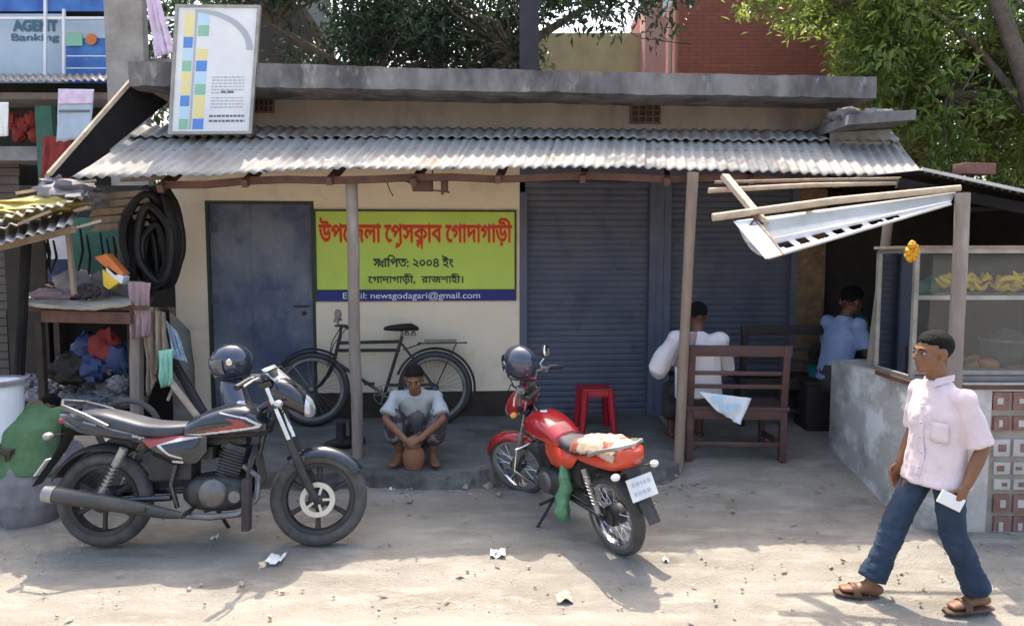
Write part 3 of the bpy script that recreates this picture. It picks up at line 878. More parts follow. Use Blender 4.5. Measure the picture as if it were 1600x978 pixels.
# ------------------------------------------------------------------ trees
def leaves(mb, tint, cen, n, rad, size, rnd, droop=.5, flat=.7):
    for _ in range(n):
        d = V((rnd.gauss(0, 1), rnd.gauss(0, 1), rnd.gauss(0, .8)))
        p = V(cen) + d * (rad * .55)
        L = size * rnd.uniform(.6, 1.25); wd = L * rnd.uniform(.3, .42)
        ax = V((rnd.gauss(0, 1), rnd.gauss(0, 1), rnd.gauss(-droop, .6))).normalized()
        sd_ = ax.cross(V((rnd.gauss(0, .5), rnd.gauss(0, .5), 1))).normalized()
        up = sd_.cross(ax)
        b = len(mb.v)
        mb.v += [p, p + ax * L * .45 + sd_ * wd * .5 + up * wd * .15, p + ax * L + up * (-wd * .25), p + ax * L * .45 - sd_ * wd * .5 + up * wd * .15]
        mb.f += [(b, b + 1, b + 2), (b, b + 2, b + 3)]; mb.m += [0, 0]
        t = min(1, max(0, rnd.gauss(.45, .28)))
        tint += [t] * 4
def tree(name_label, base, trunk, limbs, clumps, leafm, size, per, seed, group='trees behind the shop', name='tree'):
    rnd = random.Random(seed)
    t = thing(name, name_label, 'tree', base, group=group)
    mb = MB()
    mb.tube(*trunk, 9)
    tp = trunk[0]
    for pts, r in limbs: mb.tube(pts, r, 7)
    # twigs from limb points to clump centres
    lp = [V(q) for pts, _ in limbs for q in pts[1:]] + [V(tp[-1])]
    for c, r in clumps:
        q = min(lp, key=lambda a: (a - V(c)).length)
        m_ = q.lerp(V(c), .5) + V((rnd.gauss(0, .08), rnd.gauss(0, .08), .06))
        mb.tube([q, m_, V(c)], [.028, .018, .007], 5)
    mb.build('trunk', 'bark', t, smooth=80)
    mb = MB(); tint = []
    for c, r in clumps:
        k = max(6, int(per * (r / .5) ** 2))
        for s_ in range(5):
            cc = V(c) + V((rnd.gauss(0, r * .5), rnd.gauss(0, r * .5), rnd.gauss(0, r * .38)))
            leaves(mb, tint, cc, k // 5, r * .45, size, rnd)
    o = mb.build('crown', leafm, t, smooth=0)
    at = o.data.attributes.new('tint', 'FLOAT', 'POINT'); at.data.foreach_set('value', tint)
    return t
def crown_pts(rnd, n, x, y, z, r0, r1, keep=None):
    out = []
    while len(out) < n:
        p = V((rnd.uniform(*x), rnd.uniform(*y), rnd.uniform(*z)))
        if keep is None or keep(p): out.append((p, rnd.uniform(r0, r1)))
    return out
rnd = random.Random(11)
def pix(p):
    q = p - CAM
    yy = q.y * math.cos(PITCH) - q.z * math.sin(PITCH); zz = q.y * math.sin(PITCH) + q.z * math.cos(PITCH)
    return 800 + FPX * q.x / yy, 489 - FPX * zz / yy
# bright tree at the right behind the stall
def k_right(p):
    u, v = pix(p)
    low = interp(u, [(1120, -15), (1180, 0), (1270, 18), (1320, 50), (1350, 120), (1400, 200), (1500, 250), (1700, 270)])
    return v < low and u > 1130
cl = crown_pts(rnd, 190, (2.6, 8.6), (8.2, 11.5), (2.5, 5.6), .3, .55, k_right) + crown_pts(rnd, 70, (2.6, 8.6), (8.4, 11.5), (5.4, 8.2), .4, .6, lambda p: k_right(p) and not (p.x < 4.6 and p.z > 6.0))
T0 = P(1625, 200, 8.1)
tree('broad green tree with a leaning pale trunk rising behind the fruit stall', (T0.x + .4, 8.4, 0),
     ([V((T0.x + .4, 8.4, 0)), V((T0.x + .2, 8.25, 1.6)), T0, P(1592, 100, 8.1), P(1555, -10, 8.2), P(1500, -150, 8.8), P(1460, -320, 9.6)], [.13, .11, .095, .09, .085, .07, .04]),
     [([T0, T0 + V((-.5, .4, 1.0)), T0 + V((-1.6, .6, 2.0)), T0 + V((-2.4, .4, 2.6))], [.05, .04, .03, .02]),
      ([P(1560, 40, 9.1), P(1420, 20, 9), P(1300, 0, 8.8), P(1200, -20, 8.7)], [.05, .035, .025, .012]),
      ([P(1590, 170, 9.2), P(1480, 150, 9), P(1400, 120, 8.9)], [.04, .03, .015]),
      ([P(1500, -150, 9.2), P(1350, -220, 9.6), P(1250, -260, 10)], [.06, .04, .02]),
      ([P(1500, -150, 9.2), P(1650, -250, 9.6), P(1750, -300, 10)], [.06, .04, .02])], cl, 'leafA', .125, 330, 21)
rnd = random.Random(13)
cl = crown_pts(rnd, 60, (3.3, 9.0), (10.5, 13), (.8, 3.6), .4, .7, lambda p: pix(p)[0] > 1330)
tb = V((6.2, 12, 0))
tree('dense dark undergrowth tree behind the fruit stall and the bright tree', tb, ([tb, tb + V((.1, 0, 1.5)), tb + V((0, .1, 3.2))], [.14, .12, .06]),
     [([tb + V((0, 0, .8)), tb + V((-1.2, 0, 1.6)), tb + V((-2.2, -.2, 2.0))], [.08, .06, .03]), ([tb + V((0, 0, 1.2)), tb + V((1.3, 0, 2.0))], [.08, .03])], cl, 'leafB', .17, 150, 22)
# dark tree behind the middle of the roof
rnd = random.Random(17)
def k_mid(p):
    u, v = pix(p)
    if v > 112: return False
    if u < 400 or u > 985: return v < 0
    if u > 825: return v < 22 and u < 975 and rnd.random() < .6
    if u < 545: return v < -15
    return rnd.random() > .15
cl = crown_pts(rnd, 170, (-4.2, 2.0), (9.0, 11.6), (3.6, 5.6), .3, .5, k_mid) + crown_pts(rnd, 80, (-4.2, 2.0), (9.0, 11.6), (5.4, 8.8), .35, .6, k_mid)
tb = V((-1.0, 10.2, 0))
tree('dark spreading tree with sky showing between its leaves above the slab', tb, ([tb, tb + V((.05, 0, 2)), tb + V((-.1, 0, 3.6)), tb + V((0, .2, 5.2)), tb + V((.1, .2, 7.5))], [.2, .18, .15, .1, .04]),
     [([tb + V((-.1, 0, 3.3)), tb + V((-.9, -.3, 4.2)), tb + V((-2.2, -.3, 5))], [.1, .07, .03]), ([tb + V((-.1, 0, 3.6)), tb + V((1.0, -.4, 4.6)), tb + V((2.3, -.3, 5.4))], [.1, .07, .03]),
      ([tb + V((0, .1, 4.6)), tb + V((-.8, .3, 6)), tb + V((-1.5, .2, 7.4))], [.08, .05, .02]), ([tb + V((0, .1, 5)), tb + V((1, .3, 6.4)), tb + V((1.6, .2, 7.6))], [.08, .05, .02])], cl, 'leafB', .13, 170, 23)
rnd = random.Random(19)
cl = crown_pts(rnd, 34, (-4.0, -2.2), (9.6, 10.6), (3.6, 5.6), .25, .45, lambda p: pix(p)[0] > 395 and pix(p)[0] < 535 and pix(p)[1] > 78)
tb = V((-3.2, 10.1, 0))
tree('small shrubby dark tree under the sloping pale roof edge', tb, ([tb, tb + V((.1, 0, 2)), tb + V((.0, 0, 4))], [.09, .07, .03]), [([tb + V((.1, 0, 2.5)), tb + V((.6, 0, 4))], [.05, .02])], cl, 'leafB', .11, 110, 24)

# far wood closing the view behind everything
rnd = random.Random(31); mb = MB(); tint = []
for k in range(860):
    x = rnd.uniform(4.2, 17) if k < 420 else rnd.uniform(-13, -6.2); y = rnd.uniform(17, 20); z = rnd.uniform(.5, 6.3 if x > 3.5 else 9.5)
    leaves(mb, tint, (x, y, z), 26, .7, .3, rnd)
o = mb.solo('far_wood', 'leafB', 'distant dark green wood closing the view behind the houses', 'wood', kind='stuff', smooth=0)
at = o.data.attributes.new('tint', 'FLOAT', 'POINT'); at.data.foreach_set('value', tint)
# ------------------------------------------------------------------ houses behind
bh = thing('brick_house', 'red brick house with a pink corner pillar and a yellow wall behind the shop', 'house', P(1180, 400, 12.5) * 1.0)
bh.location.z = 0
def pbox(mb, u0, u1, v0, v1, d, dep, z0=None):
    a, b = P(u0, v1, d), P(u1, v0, d)
    mb.hexa([V((a.x, d, z0 if z0 is not None else a.z)), V((b.x, d, z0 if z0 is not None else a.z)), V((b.x, d + dep, z0 if z0 is not None else a.z)), V((a.x, d + dep, z0 if z0 is not None else a.z)),
             V((a.x, d, b.z)), V((b.x, d, b.z)), V((b.x, d + dep, b.z)), V((a.x, d + dep, b.z))]); return mb
mb = MB(); pbox(mb, 1054, 1480, -110, 400, 12.4, 5, 0); mb.build('wall', 'brick', bh)
mb = MB(); pbox(mb, 1003, 1044, -130, 400, 12.2, .5, 0); mb.build('pillar', 'pinkplaster', bh)
mb = MB(); pbox(mb, 1045, 1053, -110, 400, 12.45, .3, 0); mb.build('downpipe', 'woodred', bh)
mb = MB(); pbox(mb, 780, 1002, 52, 400, 12.6, .3, 0); mb.build('low_wall', 'yellowplaster', bh)
mb = MB(); mb.slab([P(1036, 28, 12.1), P(1060, -12, 12.1), P(1060, -40, 12.1), P(1036, -40, 12.1)], .03); mb.build('sign_plate', 'whitepaper', bh)
mb = MB(); pbox(mb, 812, 842, -60, 112, 8.6, .18, 0); mb.solo('iron_post', 'blackpole', 'thick dark upright post behind the roof slab', 'post')
# sloping pale roof edge
pv = thing('sheet_roofed_house', 'house behind the trees with a steep pale sheet roof edge', 'house', (-3.6, 12.4, 0))
mb = MB(); mb.slab([P(445, -40, 11.4), P(500, -60, 11.4), P(535, 72, 11.4), P(520, 76, 11.4)], .1); mb.build('roof', 'tinw', pv)
mb = MB(); mb.slab([P(395, -30, 11.6), P(445, -42, 11.6), P(525, 78, 11.6), P(525, 150, 11.6), P(395, 150, 11.6)], .1); mb.build('gable', 'brownshut', pv)
# wires
mb = MB(); mb.tube([P(880, -10, 11), P(1000, 60, 11.5), P(1080, 70, 12.3)], .008, 5); mb.solo('cable', 'blackpole', 'thin black cable drooping in front of the yellow wall', 'cable')

# ------------------------------------------------------------------ market building at the far left
mk = thing('market_building', 'two storey market building with bank agent signs behind white window bars', 'building', (P(60, 400, 9.2).x, 9.4, 0))
mb = MB(); pbox(mb, -320, 255, 300, 420, 9.6, .3, 0); pbox(mb, -320, 195, -200, 300, 9.6, .3); mb.build('wall', 'dark', mk)
mb = MB(); pbox(mb, -120, 97, 22, 130, 9.3, .02); mb.build('bank_sign', 'signpale', mk)
mb = MB(); pbox(mb, 101, 182, 30, 130, 9.31, .02); mb.build('bank_poster', 'signblue', mk)
mb = MB(); pbox(mb, 101, 180, 32, 60, 9.3, .006); mb.build('poster_band', 'signpale', mk)
mb = MB(); c = P(143, 62, 9.29); mb.lathe([(.001, 0), (.07, 0), (.07, .012), (.001, .012)], c, (0, -1, 0), 18); mb.build('poster_spot', 'orange', mk)
mb = MB(); pbox(mb, 103, 128, 52, 72, 9.29, .006); mb.build('poster_patch', 'greencell', mk)
mb = MB(); pbox(mb, -120, 182, -60, 18, 9.3, .02); mb.build('upper_panel', 'signblue', mk)
mb = MB(); pl = lambda x, y: V((x, 9.29, y))
a, b = P(20, 50, 9.29), P(90, 31, 9.29); letters(mb, text_polys('AGENT'), .03, 2, pl, b.x - a.x, a.x, a.z, b.z - a.z)
a, b = P(18, 68, 9.29), P(92, 53, 9.29); letters(mb, text_polys('Banking'), .03, 1, pl, b.x - a.x, a.x, a.z, b.z - a.z)
mb.build('sign_lettering', 'teallet', mk, smooth=0)
mb = MB()
for u, v0, v1 in ((71, -80, 130), (100, 15, 130)): mb.bar(P(u, v0, 9.15), P(u, v1, 9.15), .03, .03)
for v in (29, -50): mb.bar(P(-150, v, 9.16), P(290, v, 9.16), .03, .03)
for v in (88, 107): mb.bar(P(102, v, 9.18), P(180, v, 9.18), .012, .012)
mb.build('window_bars', 'white', mk)
mb = MB(); pbox(mb, 179, 216, -120, 400, 8.2, .12, 0); mb.build('column', 'concrete_l', mk)
mb = MB(); pbox(mb, 214, 290, 92, 136, 8.5, .3); mb.build('ledge', 'concrete', mk)
def S(s_, t): return lerp(lerp(P(-160, 128, 8.3), P(175, 126, 8.3), s_), lerp(P(-160, 118, 9.2), P(175, 116, 9.2), s_), t)
mb = MB(); corr(mb, S, 2.6, .09, .014, 3); solid(mb.build('awning', 'tin2', mk, smooth=60), .002)
mb = MB()
for v, h in ((240, 22), (150, 10)): pbox(mb, -160, 70 if v == 240 else 215, v - h / 2, v + h / 2, 8.7, .5)
mb.build('shelf', 'greytarp', mk)
mb = MB()
for k in range(26):
    v = 250 + k * 13; a, b = P(-160, v + 12, 9.0), P(30, v, 9.0)
    mb.box(((a.x + b.x) / 2, 9.0 + (k % 2) * .012, (a.z + b.z) / 2), (b.x - a.x, .03, abs(b.z - a.z) * .98))
mb.build('rolled_shutter', 'brownshut', mk)
mb = MB()
for k, (u, v) in enumerate(((20, 190), (38, 195), (50, 187), (30, 210), (56, 212))): lump(mb, P(u, v, 8.9), (.08, .08, .1), k, .3)
mb.build('goods', 'redcloth', mk)
mb = MB(); pbox(mb, 66, 80, 165, 400, 8.6, .08, 0); mb.solo('painted_post', 'greenpaint', 'green painted post with a red cloth tied to it', 'post')
mb = MB(); 
def cloth(mb, q, nx=14, ny=14, amp=.02, sd_=0, fr=3.0, hem=0):
    a, b, c, d = [V(p) for p in q]; n = (b - a).cross(d - a).normalized()
    def fn(s_, t):
        p = a.lerp(b, s_).lerp(d.lerp(c, s_), t)
        return p + n * amp * (fbm(V((s_ * fr * 2, t * fr * .7, sd_))) * 1.2 + .4 * math.sin(s_ * 19 + sd_)) * (.25 + t) + V((0, 0, hem * fbm(V((s_ * 6, 1, sd_))) * t))
    mb.grid(fn, nx, ny); return mb
cloth(mb, [P(66, 213, 8.45), P(112, 213, 8.4), P(108, 285, 8.4), P(64, 288, 8.45)], amp=.05, sd_=3); solid(mb.solo('red_cloth', 'redcloth', 'red cloth hanging from the green painted post', 'cloth'), .006)
ps = thing('poster', 'pale blue poster with crowded print hanging under the market awning', 'poster', P(117, 222, 8.1))
mb = MB(); cloth(mb, [P(91, 139, 8.1), P(147, 140, 8.1), P(141, 216, 8.1), P(88, 222, 8.1)], amp=.008, hem=.02); solid(mb.build('sheet', 'signpale', ps), .004)
mb = MB(); cloth(mb, [P(92, 140, 8.085), P(146, 141, 8.085), P(145, 162, 8.085), P(91, 163, 8.085)], amp=.004); solid(mb.build('header', 'pinkcloth', ps), .003)
mb = MB(); cloth(mb, [P(92, 172, 8.085), P(140, 172, 8.085), P(140, 175, 8.085), P(92, 176, 8.085)], 4, 2, amp=.002); solid(mb.build('print_line', 'greydark', ps), .003)
mb = MB(); cloth(mb, [P(-12, 160, 8.0), P(13, 160, 8.0), P(13, 213, 8.0), P(-12, 214, 8.0)], amp=.01); solid(mb.solo('poster', 'whitepaper', 'plain white poster at the picture edge beside dark market goods', 'poster'), .004)
mb = MB()
cloth(mb, [P(226, -14, 7.9), P(246, -14, 7.9), P(270, 82, 7.9), P(243, 92, 7.9)], amp=.05, sd_=8, hem=.05); solid(mb.solo('hanging_cloth', 'pinkcloth', 'pink and violet cloth hanging beside the concrete column', 'cloth'), .006)

# leaning sheet against the slab at the left
ls = thing('leaning_sheet', 'shade-painted tin sheet with a pale wooden edge propped against the roof end', 'tin sheet', P(150, 240, 6.2))
A_, B_, C_, D_ = P(208, 130, 6.5), P(79, 277, 5.75), P(118, 277, 5.95), P(262, 160, 6.75)
mb = MB(); mb.slab([A_, D_, C_, B_], .012); mb.build('sheet', 'shadetin', ls)
mb = MB(); mb.bar(A_ + V((.0, -.02, .02)), B_ + V((0, -.02, .02)), .035, .03); mb.build('edge_batten', 'woodpale', ls)

# ------------------------------------------------------------------ repair stall at the left
st = thing('repair_stall', 'roadside repair stall with a low rusty corrugated roof and a plank table', 'stall', (-3.9, 5.6, .1))
def S(s_, t): return lerp(lerp(P(-60, 398, 5.0), P(112, 351, 5.3), s_), lerp(P(-60, 372, 5.9), P(128, 322, 6.2), s_), t) + V((0, 0, .012 * fbm(V((s_ * 6, t, 0)))))
mb = MB(); corr(mb, S, .8, .075, .012, 4); solid(mb.build('roof_sheet', 'tin', st, smooth=60), .002)
def S(s_, t): return lerp(lerp(P(-60, 360, 5.1), P(140, 308, 5.5), s_), lerp(P(-60, 340, 5.9), P(150, 290, 6.3), s_), t) + V((0, 0, .02 * fbm(V((s_ * 6, t, 3)))))
mb = MB(); corr(mb, S, .95, .075, .012, 4); solid(mb.build('roof_sheet', 'tin2', st, smooth=60), .002)
mb = MB()
for (u, v, d), (u2, v2, d2), r in (((42, 360, 5.4), (30, 590, 5.4), .035), ((205, 330, 6.2), (212, 640, 5.9), .035)): 
    mb.tube([P(u2, v2, d2) * 1, P(u, v, d)], r, 8)
mb.build('upright', 'shadetin', st)
mb = MB(); mb.bar(P(-40, 396, 5.2), P(118, 358, 5.45), .04, .05); mb.bar(P(105, 350, 5.5), P(116, 460, 5.5), .03, .03); mb.build('frame_bar', 'wood', st)
mb = MB(); mb.slab([P(38, 480, 5.5), P(232, 478, 5.5), P(240, 462, 6.3), P(60, 462, 6.3)], .03); mb.bar(P(66, 494, 5.48), P(206, 497, 5.48), .03, .09); tb_ = mb.build('tabletop', 'woodred', st)
for u, v, d in ((62, 640, 5.6), (205, 650, 5.7), (90, 610, 6.2)):
    mb = MB(); p = P(u, 500, d); mb.bar(p, V((p.x, p.y, .1)), .05, .05); mb.build('leg', 'plinth', st)
mb = MB(); pbox(mb, 108, 196, 340, 462, 6.9, .03); mb.build('back_panel', 'greenpaint', st)
mb = MB(); pbox(mb, 66, 106, 368, 405, 6.6, .02); mb.build('white_panel', 'white', st)
mb = MB(); pbox(mb, 64, 106, 405, 440, 6.6, .02); mb.build('blue_panel', 'blueplastic', st)
mb = MB(); pbox(mb, 20, 262, 485, 680, 6.3, .03); mb.build('shade_backing', 'shadetin', st)  # dark panel added to stand in for the shade under the table
mb = MB(); pbox(mb, 40, 300, 290, 480, 7.0, .04); mb.build('back_boards', 'dark', st)
mb = MB(); pbox(mb, 20, 66, 330, 640, 6.2, .03); mb.build('shade_screen', 'dark', st)  # dark screen added to stand in for shade at the stall side
# load on the stall roof
mb = MB(); lump(mb, P(15, 332, 5.6), (.28, .2, .07), 3, .5); lump(mb, P(75, 320, 5.7), (.3, .2, .06), 4, .5); mb.solo('folded_tarp', 'yellowtarp', 'crumpled yellow tarp lying on the stall roof', 'tarp')
mb = MB()
lump(mb, P(108, 302, 5.8), (.22, .2, .1), 5, .5); lump(mb, P(140, 312, 5.8), (.14, .2, .07), 6, .5); lump(mb, P(85, 290, 5.8), (.1, .1, .08), 7, .6)
mb.solo('rag_heap', 'greytarp', 'heap of grey rags and sheets on the stall roof end', 'rags')
mb = MB(); mb.bar(P(25, 302, 5.7), P(150, 282, 5.9), .03, .02); mb.bar(P(30, 350, 5.35), P(80, 330, 5.4), .035, .02); mb.bar(P(118, 330, 5.6), P(140, 324, 5.6), .05, .02); mb.bar(P(118, 356, 5.5), P(158, 345, 5.6), .04, .02)
mb.solo('loose_battens', 'woodpale', 'few pale loose battens lying on the stall roof', 'battens')
for k in range(5):
    mb = MB(); y = 300 + k * 12
    mb.slab([P(140 + k * 3, y + 4, 6.0 + k * .05), P(232, y - 2, 6.2), P(236, y + 5, 6.2), P(140, y + 15, 6.0 + k * .05)], .02)
    o = mb.solo('plank', 'wood', 'weathered plank stacked under the roof end by the hanging tyres', 'plank', 'planks stacked under the roof end')
# goods on the table
mb = MB(); lump(mb, P(118, 447, 5.9), (.16, .14, .13), 11, .4); mb.solo('bundle', 'greytarp', 'grey cloth bundle on the stall table under the green panel', 'bundle')
mb = MB(); lump(mb, P(85, 462, 5.8), (.2, .12, .06), 12, .4); mb.solo('folded_cloth', 'pinkgrey', 'dull mauve cloth heap at the left end of the stall table', 'cloth')
pk = thing('packet', 'orange white and yellow plastic packet on the stall table', 'packet', P(180, 450, 5.75))
for q, m_ in (([(158, 402), (176, 396), (205, 428), (190, 432)], 'orange'), ([(176, 412), (204, 432), (200, 444), (176, 424)], 'white'), ([(170, 420), (198, 440), (180, 452), (172, 446)], 'yellow')):
    mb = MB(); mb.slab([P(u, v, 5.75) for u, v in q], .1); mb.build({'orange': 'top_face', 'white': 'label_band', 'yellow': 'side_face'}[m_], m_, pk, bev=.01)
mb = MB()
def sack(s_, t):
    u = lerp(40, 205, s_); vv = 462 + 18 * t + 8 * math.sin(PI * s_) * t + 4 * fbm(V((s_ * 5, t * 3, 0)))
    return P(u, vv, lerp(6.1, 5.42, min(1, t * 1.4))) + V((0, 0, .015))
mb.grid(sack, 24, 8); solid(mb.solo('sacking', 'burlap2', 'pale sacking spread over the edge of the stall table', 'cloth'), .01)
mb = MB(); lump(mb, P(165, 545, 5.75), (.12, .1, .16), 21, .4); mb.solo('plastic_bundle', 'redcloth', 'red bundle among blue bags under the stall table', 'bundle')
for k, (u, v, r) in enumerate(((138, 545, .11), (190, 560, .1), (150, 575, .1))):
    mb = MB(); lump(mb, P(u, v, 5.8 - .05 * k), (r, r, r * 1.2), 30 + k, .45); mb.solo('plastic_bag', 'blueplastic', 'blue plastic bag bunched beside the red bundle under the table', 'bag', 'blue bags under the stall table')
mb = MB(); rs_ = random.Random(8)
for k in range(46):
    u = rs_.uniform(45, 215); v = rs_.uniform(585, 640); lump(mb, P(u, v, 5.6 + (640 - v) * .01), (rs_.uniform(.05, .11), .08, rs_.uniform(.03, .06)), k, .6)
mb.solo('scrap_heap', 'greytarp', 'low heap of grey scrap rags and parts under the stall table', 'scrap', kind='stuff')
rs_ = random.Random(77)
for k in range(12):
    mb = MB(); u = rs_.uniform(70, 215); v = rs_.choice([452, 456, 600, 615, 575]); r = rs_.uniform(.05, .11)
    lump(mb, P(u, v, rs_.uniform(5.6, 6.0)), (r * 1.3, r, r), 50 + k, .55, 2.6)
    mb.solo('bundle', rs_.choice(['greytarp', 'brownlungi', 'burlap', 'pinkgrey', 'dark', 'burlap2']), 'small dull bundle among the clutter of the repair stall', 'bundle', 'small bundles in the stall clutter')
for k in range(9):
    mb = MB(); u = rs_.uniform(70, 200); v = rs_.uniform(350, 380); p = P(u, v, 5.9); L = rs_.uniform(.2, .5)
    mb.tube([p, p + V((.02, 0, -L * .5)), p + V((rs_.uniform(-.04, .04), -.02, -L))], [(.014, .004), (.02, .004), (.012, .004)], 6)
    mb.solo('strap', 'rubberblack', 'dark strap hanging under the stall roof', 'strap', 'straps hanging under the stall roof')
# hanging tyres
c0 = P(238, 372, 6.25)
for k, (du, dv, a, b, r, rz, dd) in enumerate(((0, 0, .24, .41, .05, .15, 0), (-8, 4, .19, .37, .048, .5, -.06), (14, 6, .2, .37, .048, -.4, .07), (4, 10, .14, .31, .05, .1, -.1), (-18, 12, .15, .35, .045, .9, -.02), (20, -2, .16, .36, .048, -.8, .03), (2, 26, .09, .25, .036, .3, -.07), (-2, 40, .05, .26, .032, .1, .03))):
    c = P(238 + du, 372 + dv, 6.25 + dd); mb = MB()
    pts = []
    for j in range(36):
        t = 2 * PI * j / 36; x = a * math.sin(t); z = b * math.cos(t) + .03 * math.sin(3 * t + k)
        pts.append(c + V((x * math.cos(rz), x * math.sin(rz), z)))
    mb.tube(pts, [(r, r * .75)] * 36, 8, closed=True, side=None)
    mb.solo('inner_tube', 'rubberblack', 'black bicycle tube hung in the bunch at the left end of the veranda roof', 'inner tube', 'tubes hanging from the veranda roof end')
mb = MB()
def rs_f(s_, t):
    a = lerp(-1, 1, s_); z = lerp(.46, -.44, t); wd = .25 * math.sqrt(max(.02, 1 - (z / .5) ** 2))
    return c0 + V((a * wd, .1 + .04 * math.sin(s_ * 23) + .03 * fbm(V((s_ * 7, t * 2, 0))), z + .04 * fbm(V((s_ * 5, 0, 2))) * t))
mb.grid(rs_f, 40, 14); solid(mb.solo('rubber_strips', 'rubberblack', 'curtain of black rubber strips hanging behind the bunch of tubes', 'rubber'), .008)
mb = MB(); mb.tube([c0 + V((-.25, 0, .5)), c0 + V((.2, 0, .52))], .02, 8); mb.tube([c0 + V((0, 0, .5)), P(240, 278, 6.0)], .008, 5); mb.solo('hanging_pole', 'wood', 'short pole carrying the bunch of black tyres', 'pole')
# sack by the wall
mb = MB()
def sk(p): return 1 + .13 * fbm(p * 2 + V((3, 0, 0)))
a = P(272, 650, 6.5)
mb.tube([V((a.x, 6.5, .2)), V((a.x + .0, 6.5, .5)), V((a.x + .0, 6.52, .9)), V((a.x - .02, 6.55, 1.2)), V((a.x - .06, 6.56, 1.33))], [(.14, .12), (.19, .15), (.18, .14), (.15, .11), (.06, .05)], 20, round_=True)
for i, p in enumerate(mb.v): mb.v[i] = p + V((.03 * fbm(p * 4), .03 * fbm(p * 4 + V((5, 0, 0))), .02 * fbm(p * 5)))
mb.solo('burlap_sack', 'burlap', 'tall grey burlap sack leaning by the cream wall', 'sack')
mb = MB(); pts = [P(214, 650, 5.6), P(214, 560, 5.6), P(216, 440, 5.65)]; mb.tube(pts, [.05, .055, .05], 8); mb.solo('stall_post', 'woodpost', 'short thick weathered post at the front corner of the stall table', 'post')
mb = MB(); cloth(mb, [P(200, 440, 5.55), P(236, 442, 5.55), P(232, 525, 5.5), P(206, 530, 5.5)], amp=.04, sd_=4); solid(mb.solo('rag', 'pinkgrey', 'faded mauve rag hung over the weathered stall post', 'rag'), .006)
mb = MB(); cloth(mb, [P(225, 480, 5.6), P(258, 488, 5.6), P(262, 560, 5.55), P(230, 620, 5.5)], amp=.05, sd_=6); solid(mb.solo('rag', 'wood', 'long brown rag hanging beside the burlap sack', 'rag'), .008)
mb = MB(); cloth(mb, [P(248, 548, 5.5), P(270, 545, 5.5), P(268, 602, 5.45), P(250, 606, 5.45)], amp=.03, sd_=7); solid(mb.solo('cloth_piece', 'greencell', 'small pale green cloth hanging below the burlap sack', 'cloth'), .008)
mb = MB(); cloth(mb, [P(258, 500, 5.7), P(278, 520, 5.7), P(292, 566, 5.6), P(270, 560, 5.6)], amp=.03, sd_=9); solid(mb.solo('cloth_piece', 'signpale', 'small pale blue cloth over the front of the burlap sack', 'cloth'), .008)
mb = MB(); mb.tube([P(268, 560, 5.75), P(318, 645, 5.6)], .035, 8); mb.solo('iron_bar', 'blackpole', 'thick black bar leaning below the burlap sack', 'bar')
mb = MB(); mb.bar(P(262, 590, 5.5), P(308, 650, 5.4), .05, .02); mb.bar(P(272, 602, 5.52), P(262, 625, 5.5), .05, .02); mb.solo('pale_batten', 'woodpale', 'pale batten leaning beside the thick black bar', 'batten')
mb = MB()
pts = [P(152 + 48 * (1 - math.cos(t)), 668 - 42 * math.sin(t), 5.15) for t in [PI * k / 18 for k in range(19)]]
pts += [V((p.x, p.y, p.z)) for p in [P(152 + 48 * (1 - math.cos(t)), 668 - 42 * math.sin(t), 5.15) for t in [PI + PI * k / 18 for k in range(1, 18)]]]
mb.tube(pts, .022, 8, closed=True); o = mb.solo('old_tyre', 'rubber', 'old grey tyre propped behind the black motorcycle seat', 'tyre')
# tub
tbn = P(-8, 640, 4.95); tub = thing('water_tub', 'big white plastic tub with a rim at the left picture edge', 'tub', (tbn.x, 4.95, P(5, 692, 4.95).z))
mb = MB(); mb.lathe([(.13, 0), (.16, .02), (.175, .25), (.18, .42), (.17, .43)], (tbn.x, 4.95, P(5, 690, 4.95).z), (0, 0, 1), 30); mb.build('body', 'plastictub', tub)
mb = MB(); mb.lathe([(.178, .405), (.2, .41), (.2, .44), (.17, .445)], (tbn.x, 4.95, P(5, 690, 4.95).z), (0, 0, 1), 30, True); mb.build('rim', 'greytarp', tub)
mb = MB(); z = P(5, 692, 4.95).z; mb.box((tbn.x, 4.95, z - .015), (.46, .4, .03))
for a in (-.19, .19):
    for b in (-.15, .15): mb.bar(V((tbn.x + a, 4.95 + b, z - .03)), V((tbn.x + a, 4.95 + b, .03)), .04, .04)
mb.solo('wooden_stand', 'plinth', 'dark low wooden stand under the white tub', 'stand')

# ------------------------------------------------------------------ food stall at the right
fs = thing('food_stall', 'roadside food stall counter with a peeling whitewashed side wall', 'stall', (3.3, 5.4, 0))
CX, CY0, CY1, CZ = 2.74, 4.74, 6.1, 1.02
mb = MB(); mb.hexa([V((CX, CY0, -.05)), V((4.6, CY0, -.05)), V((4.6, CY1, -.05)), V((CX, CY1, -.05)), V((CX, CY0, CZ)), V((4.6, CY0, CZ)), V((4.6, CY1, CZ)), V((CX, CY1, CZ))])
mb.build('counter', 'peel', fs, bev=.012)
mb = MB(); mb.box(((CX + 4.6) / 2, CY0 + .25, CZ + .015), (4.66 - CX, .62, .03)); mb.build('counter_board', 'woodred', fs)
fx0, fx1 = P(1512, 600, 4.72).x, P(1547, 600, 4.72).x
mb = MB(); zt = P(1550, 600, 4.7).z; mb.box(((fx0 + fx1) / 2, 4.715, zt / 2), (fx1 - fx0, .045, zt)); mb.box((fx0 + .8, 4.712, zt - .02), (1.7, .05, .05)); mb.build('panel_frame', 'tile', fs)
